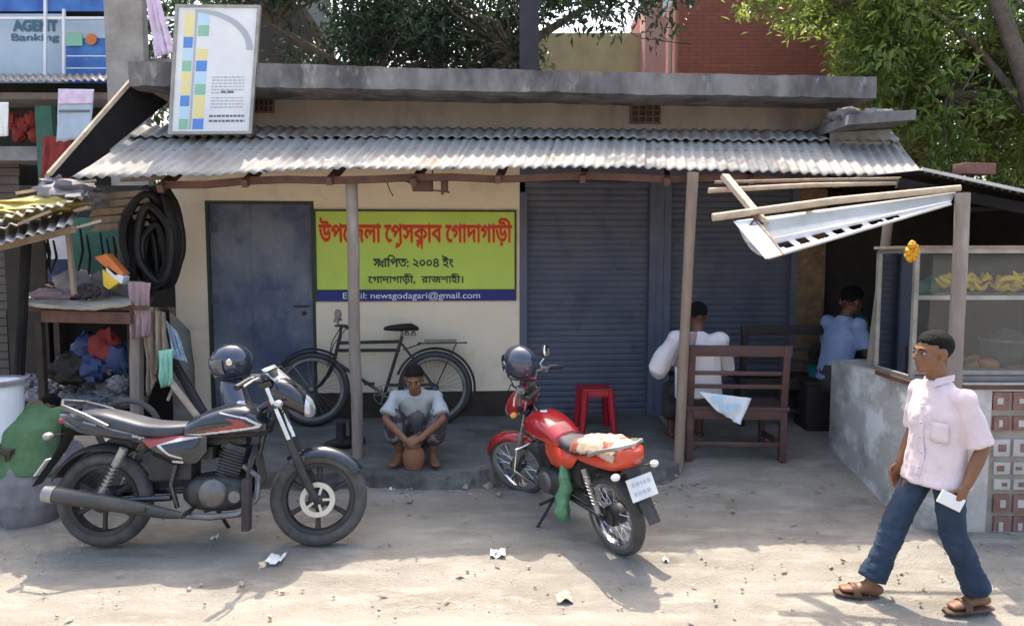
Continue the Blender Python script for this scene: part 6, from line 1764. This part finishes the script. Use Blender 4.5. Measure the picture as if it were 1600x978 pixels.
# sandals
for S_, sy in (('L', .09), ('R', -.07)):
    mb = MB(); an = jw['an' + S_]; tf = V(JW['ft' + S_]).normalized(); sd_ = tf.cross(V((0, 0, 1))).normalized()
    dz = -.075
    mb.tube([an - tf * .085 + V((0, 0, dz - .008)), an - tf * .04 + V((0, 0, dz - .008)), an + tf * .08 + V((0, 0, dz - .008)), an + tf * .17 + V((0, 0, dz - .008)), an + tf * .2 + V((0, 0, dz - .008))], [(.025, .01), (.036, .012), (.045, .012), (.042, .012), (.02, .01)], 14, side=sd_)
    o = mb.build('sandal', 'sandal', man, world=False)
    mb = MB(); pts = [an + tf * .09 + sd_ * (.05 * math.cos(a)) + V((0, 0, dz + .052 * math.sin(a))) for a in [PI * k / 10 for k in range(11)]]; mb.tube(pts, [(.022, .005)] * 11, 8, side=tf); mb.build('strap', 'sandal', o, world=False)
wl = jw['wrL']
mb = MB(); R3 = Matrix.Rotation(.5, 3, 'X') @ Matrix.Rotation(.45, 3, 'Y')
mb.box((0, 0, 0), (.12, .012, .075), R3)
pp_ = MB(); cpos = wp + Matrix.Rotation(PI, 3, 'Z') @ (wl + V((.075, .0, -.075)))
pp_.box(cpos, (.13, .016, .07), Matrix.Rotation(.45, 3, 'Y')); pp_.solo('folded_paper', 'whitepaper', 'folded white paper in the hand of the walking man', 'paper', bev=.003)

# --- squatting man on the veranda edge
sp0 = P(652, 738, 5.69); sp0.z = vz(0, 5.69)
JS = dict(pelvis=(-.2, 0, .23), chest=(-.04, 0, .46), neck=(.06, 0, .585), head=(.135, .0, .705), hf=(.92, .05, -.3), hu=(.2, 0, 1),
          shL=(.025, .16, .545), shR=(.025, -.16, .545), elL=(.15, .225, .39), elR=(.15, -.225, .39), wrL=(.28, .065, .27), wrR=(.285, -.05, .26),
          handL=dict(d=(.2, -1, -.35), n=(-.8, -.1, -.6), a=(.3, 0, .9), curl=.75), handR=dict(d=(.2, 1, -.5), n=(-.9, .1, -.4), a=(.3, 0, .9), curl=.75),
          hipL=(-.17, .1, .22), hipR=(-.17, -.1, .22), knL=(.1, .19, .43), knR=(.1, -.19, .43), anL=(.03, .13, .085), anR=(.03, -.13, .085), ftL=(1, .3, 0), ftR=(1, -.3, 0))
def vestf(mb, j, lat, s):
    pel, che, nk = j['pelvis'], j['chest'], j['neck']
    mb.tube([pel.lerp(che, .25), che, che.lerp(nk, .6)], [(.12, .118), (.12, .124), (.08, .09)], 20, side=lat)
sq, js, RS_ = person('man in a pale grey half sleeved shirt squatting on the veranda edge with clasped hands', sp0, -PI / 2, JS,
    [('shirt', torso_cloth(1, .12, .155, .115, .8, None, (.058, .06, .07)), 'greyshirt', .009, folds(.008, 8, 3)),
     ('vest', vestf, 'vest', .009, folds(.006, 9, 5)),
     ('lungi', lungi_seated(), 'lungi', .01, folds(.01, 8, 4))], 'skin', .93, hairm='hairgrey')
mb = MB(); c = sp0 + V((-.01, -.12, 0)); mb.lathe([(.02, 0), (.07, .005), (.085, .06), (.09, .11), (.075, .15), (.055, .165), (.06, .18), (.05, .178), (.048, .16)], (c.x, c.y, vz(0, c.y) - .003), (0, 0, 1), 24)
mb.solo('clay_pot', 'clay', 'brown clay pot between the feet of the squatting man', 'pot')

# --- man in white on the bench, back turned
bp_ = bnch.location
sb = V((P(1092, 600, 6.02).x, 6.02, bp_.z))
JB = dict(pelvis=(0, 0, .55), chest=(.06, .0, .84), neck=(.09, 0, 1.03), head=(.125, -.01, 1.18), hf=(1, -.1, -.2), hu=(.1, 0, 1),
          shL=(.07, .185, .98), shR=(.07, -.185, .98), elL=(.12, .33, .72), elR=(.2, -.27, .72), wrL=(.32, .2, .66), wrR=(.4, -.15, .68),
          handL=dict(d=(1, -.4, 0), n=(0, -.3, -1), a=(.3, -1, 0), curl=.5), handR=dict(d=(1, .3, 0), n=(0, .3, -1), a=(.3, 1, 0), curl=.5),
          hipL=(.05, .1, .54), hipR=(.05, -.1, .54), knL=(.46, .13, .5), knR=(.46, -.13, .5), anL=(.45, .13, .1), anR=(.45, -.13, .1), ftL=(1, .1, 0), ftR=(1, -.1, 0))
person('man in a loose white shirt sitting on the red brown bench with his back turned', sb, PI / 2, JB,
    [('shirt', torso_cloth(1, .2, .2, .13, 1.15, None, (.085, .09, .085)), 'whiteshirt', .01, folds(.011, 7, 6)),
     ('lungi', lungi_seated(), 'brownlungi', .012, folds(.01, 8, 7))], 'skin2', 1.0, .0085, hairm='hair')
# mauve shoulder cloth on him is part of the same group of cloth things
mb = MB(); cpt = sb + V((-.12, -.1, 1.0))
cloth(mb, [cpt + V((-.02, .03, .045)), cpt + V((.08, .02, .07)), cpt + V((.0, -.055, -.25)), cpt + V((-.16, -.05, -.2))], amp=.02, sd_=2); solid(mb.solo('shoulder_cloth', 'pinkgrey', 'mauve cloth over the left shoulder of the white shirted man', 'cloth'), .008)
cl = thing('printed_cloth', 'white cloth with faint blue print hanging out under the bench back', 'cloth', P(1135, 640, 5.74))
mb = MB(); cloth(mb, [P(1092, 612, 5.78), P(1174, 622, 5.76), P(1156, 664, 5.72), P(1118, 640, 5.73)], 14, 10, .02, 5); solid(mb.build('sheet', 'white', cl), .006)
mb = MB()
for q in ([(1112, 620), (1130, 618), (1128, 628), (1116, 630)], [(1138, 630), (1158, 632), (1150, 640), (1138, 638)], [(1122, 634), (1134, 634), (1142, 646), (1132, 644)]): mb.slab([P(u, v, 5.715) for u, v in q], .003)
mb.build('print', 'skycell', cl)

# --- man in green at the left, back turned, squatting
gp = P(56, 800, 4.98); gp.z = gz(-3, 4.98)
JG = dict(pelvis=(-.1, 0, .33), chest=(-.02, 0, .58), neck=(.13, 0, .735), head=(.3, -.02, .68), hf=(.6, 0, -.8), hu=(.8, 0, .6),
          shL=(.08, .15, .69), shR=(.08, -.15, .69), elL=(.28, .15, .5), elR=(.28, -.15, .5), wrL=(.42, .06, .36), wrR=(.42, -.06, .36),
          handL=dict(d=(.6, -.3, -.6), n=(0, -1, 0), a=(.4, 0, 1), curl=.6), handR=dict(d=(.6, .3, -.6), n=(0, 1, 0), a=(.4, 0, 1), curl=.6),
          hipL=(-.1, .1, .24), hipR=(-.1, -.1, .24), knL=(.16, .22, .4), knR=(.16, -.22, .4), anL=(-.0, .17, .085), anR=(.0, -.17, .085), ftL=(1, .3, 0), ftR=(1, -.3, 0))
def wrap(mb, j, lat, s):
    pel, che = j['pelvis'], j['chest']
    mb.tube([pel + V((.0, 0, -.29)), pel + V((0, 0, -.18)), pel + V((0, 0, -.05)), pel.lerp(che, .2)], [(.19, .15), (.215, .18), (.2, .155), (.165, .125)], 22, side=lat, round_=True)
    for S_ in 'LR': mb.tube([j['hip' + S_], j['kn' + S_], j['kn' + S_].lerp(j['an' + S_], .6)], [.11, .09, .1], 14, round_=True)
person('crouching man in green shirt and grey lungi, back turned, beside the white tub', gp, PI / 2 + .25, JG,
    [('shirt', torso_cloth(1, .12, .185, .135, .75, None, (.07, .07, .075)), 'greenshirt', .01, folds(.009, 7, 8)), ('lungi', wrap, 'greylungi', .012, folds(.014, 6, 9))], 'skin', .98, .008, hairm='hair')

# --- two people in the shade of the food stall
JD = dict(pelvis=(0, 0, .55), chest=(.05, .0, .86), neck=(.1, 0, 1.05), head=(.17, -.0, 1.19), hf=(1, 0, -.3), hu=(.2, 0, 1),
          shL=(.08, .18, 1.0), shR=(.08, -.18, 1.0), elL=(.14, .23, .74), elR=(.14, -.23, .74), wrL=(.34, .12, .72), wrR=(.34, -.12, .72),
          handL=dict(d=(1, -.2, 0), n=(0, -.3, -1), a=(.3, -1, 0)), handR=dict(d=(1, .2, 0), n=(0, .3, -1), a=(.3, 1, 0)),
          hipL=(.05, .1, .54), hipR=(.05, -.1, .54), knL=(.44, .13, .5), knR=(.44, -.13, .5), anL=(.43, .13, .1), anR=(.43, -.13, .1), ftL=(1, .1, 0), ftR=(1, -.1, 0))
q = P(1306, 520, 6.5)
person('man in a light blue shirt sitting in the dark of the food stall', V((q.x, 6.5, gz(q.x, 6.5) + .02)), .35, JD,
    [('shirt', torso_cloth(1, .25, .175, .12, .8), 'blueshirt', .011, folds(.009, 7, 10)), ('lungi', lungi_seated(), 'brownlungi', .012, folds(.01, 8, 11))], 'skin2', 1.0, .009)
JD2 = dict(JD); JD2['head'] = (.14, .02, 1.21); JD2['hf'] = (1, .2, -.15)
q = P(1352, 520, 6.85)
person('person in teal clothes sitting deeper in the food stall behind the slanting post', V((q.x, 6.85, gz(q.x, 6.85) + .05)), PI - .3, JD2,
    [('shirt', torso_cloth(1, .25, .175, .12, 1.2), 'teal', .011, folds(.009, 7, 12)), ('skirt', lungi_seated(), 'teal', .012, folds(.01, 8, 13))], 'skin2', 1.02, .009)
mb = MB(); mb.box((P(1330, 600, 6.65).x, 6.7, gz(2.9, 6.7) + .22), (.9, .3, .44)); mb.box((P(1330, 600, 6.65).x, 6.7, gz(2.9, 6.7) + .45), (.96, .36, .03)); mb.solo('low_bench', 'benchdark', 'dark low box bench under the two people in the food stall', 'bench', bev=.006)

# ------------------------------------------------------------------ litter on the road
rnd = random.Random(41); mb = MB()
for k in range(110):
    x = rnd.uniform(-3.3, 3.4); y = rnd.uniform(3.5, 5.5) if k % 3 else rnd.gauss(5.2, .25)
    if y > 5.45: continue
    a = rnd.uniform(0, 6.28); L = rnd.uniform(.012, .035); W_ = L * rnd.uniform(.3, .6); z = gz(x, y) + .014
    c_, s_ = math.cos(a), math.sin(a)
    mb.add([V((x - c_ * L, y - s_ * L, z)), V((x + s_ * W_, y - c_ * W_, z + .004)), V((x + c_ * L, y + s_ * L, z + rnd.uniform(0, .012))), V((x - s_ * W_, y + c_ * W_, z + .006))], [(0, 1, 2), (0, 2, 3)])
mb.solo('dry_leaves', 'wood', 'dry leaf bits scattered over the dirt road', 'leaf litter', kind='stuff', smooth=0)
def scrap(u, v, size, seed, m_='whitepaper', label=''):
    r = ray(u, v); t = -1.86 / r.z; p = CAM + r * t; p.z = gz(p.x, p.y)
    mb = MB(); rs_ = random.Random(seed)
    def fn(s_, tt):
        return p + V(((s_ - .5) * size, (tt - .5) * size * 1.2, .014 + size * .22 * abs(fbm(V((s_ * 3, tt * 3, seed * 3.3)))) + .01 * math.sin(s_ * 7 + seed)))
    mb.grid(fn, 8, 8); solid(mb.solo('paper_scrap', m_, label, 'litter', 'paper litter on the road'), .002)
scrap(431, 874, .1, 1, label='largest crumpled white paper scrap in front of the black motorcycle wheel')
scrap(778, 866, .095, 2, label='flat white scrap on the road between the two motorcycles')
scrap(336, 843, .04, 3, label='tiny white scrap under the black motorcycle kickstand')
scrap(882, 926, .09, 4, m_='burlap2', label='pale beige scrap lying in the sunlit strip of road')
scrap(1040, 874, .035, 5, label='tiny white scrap on the road right of the red motorcycle wheel')
scrap(612, 776, .05, 6, label='small white scrap below the squatting man at the veranda edge')
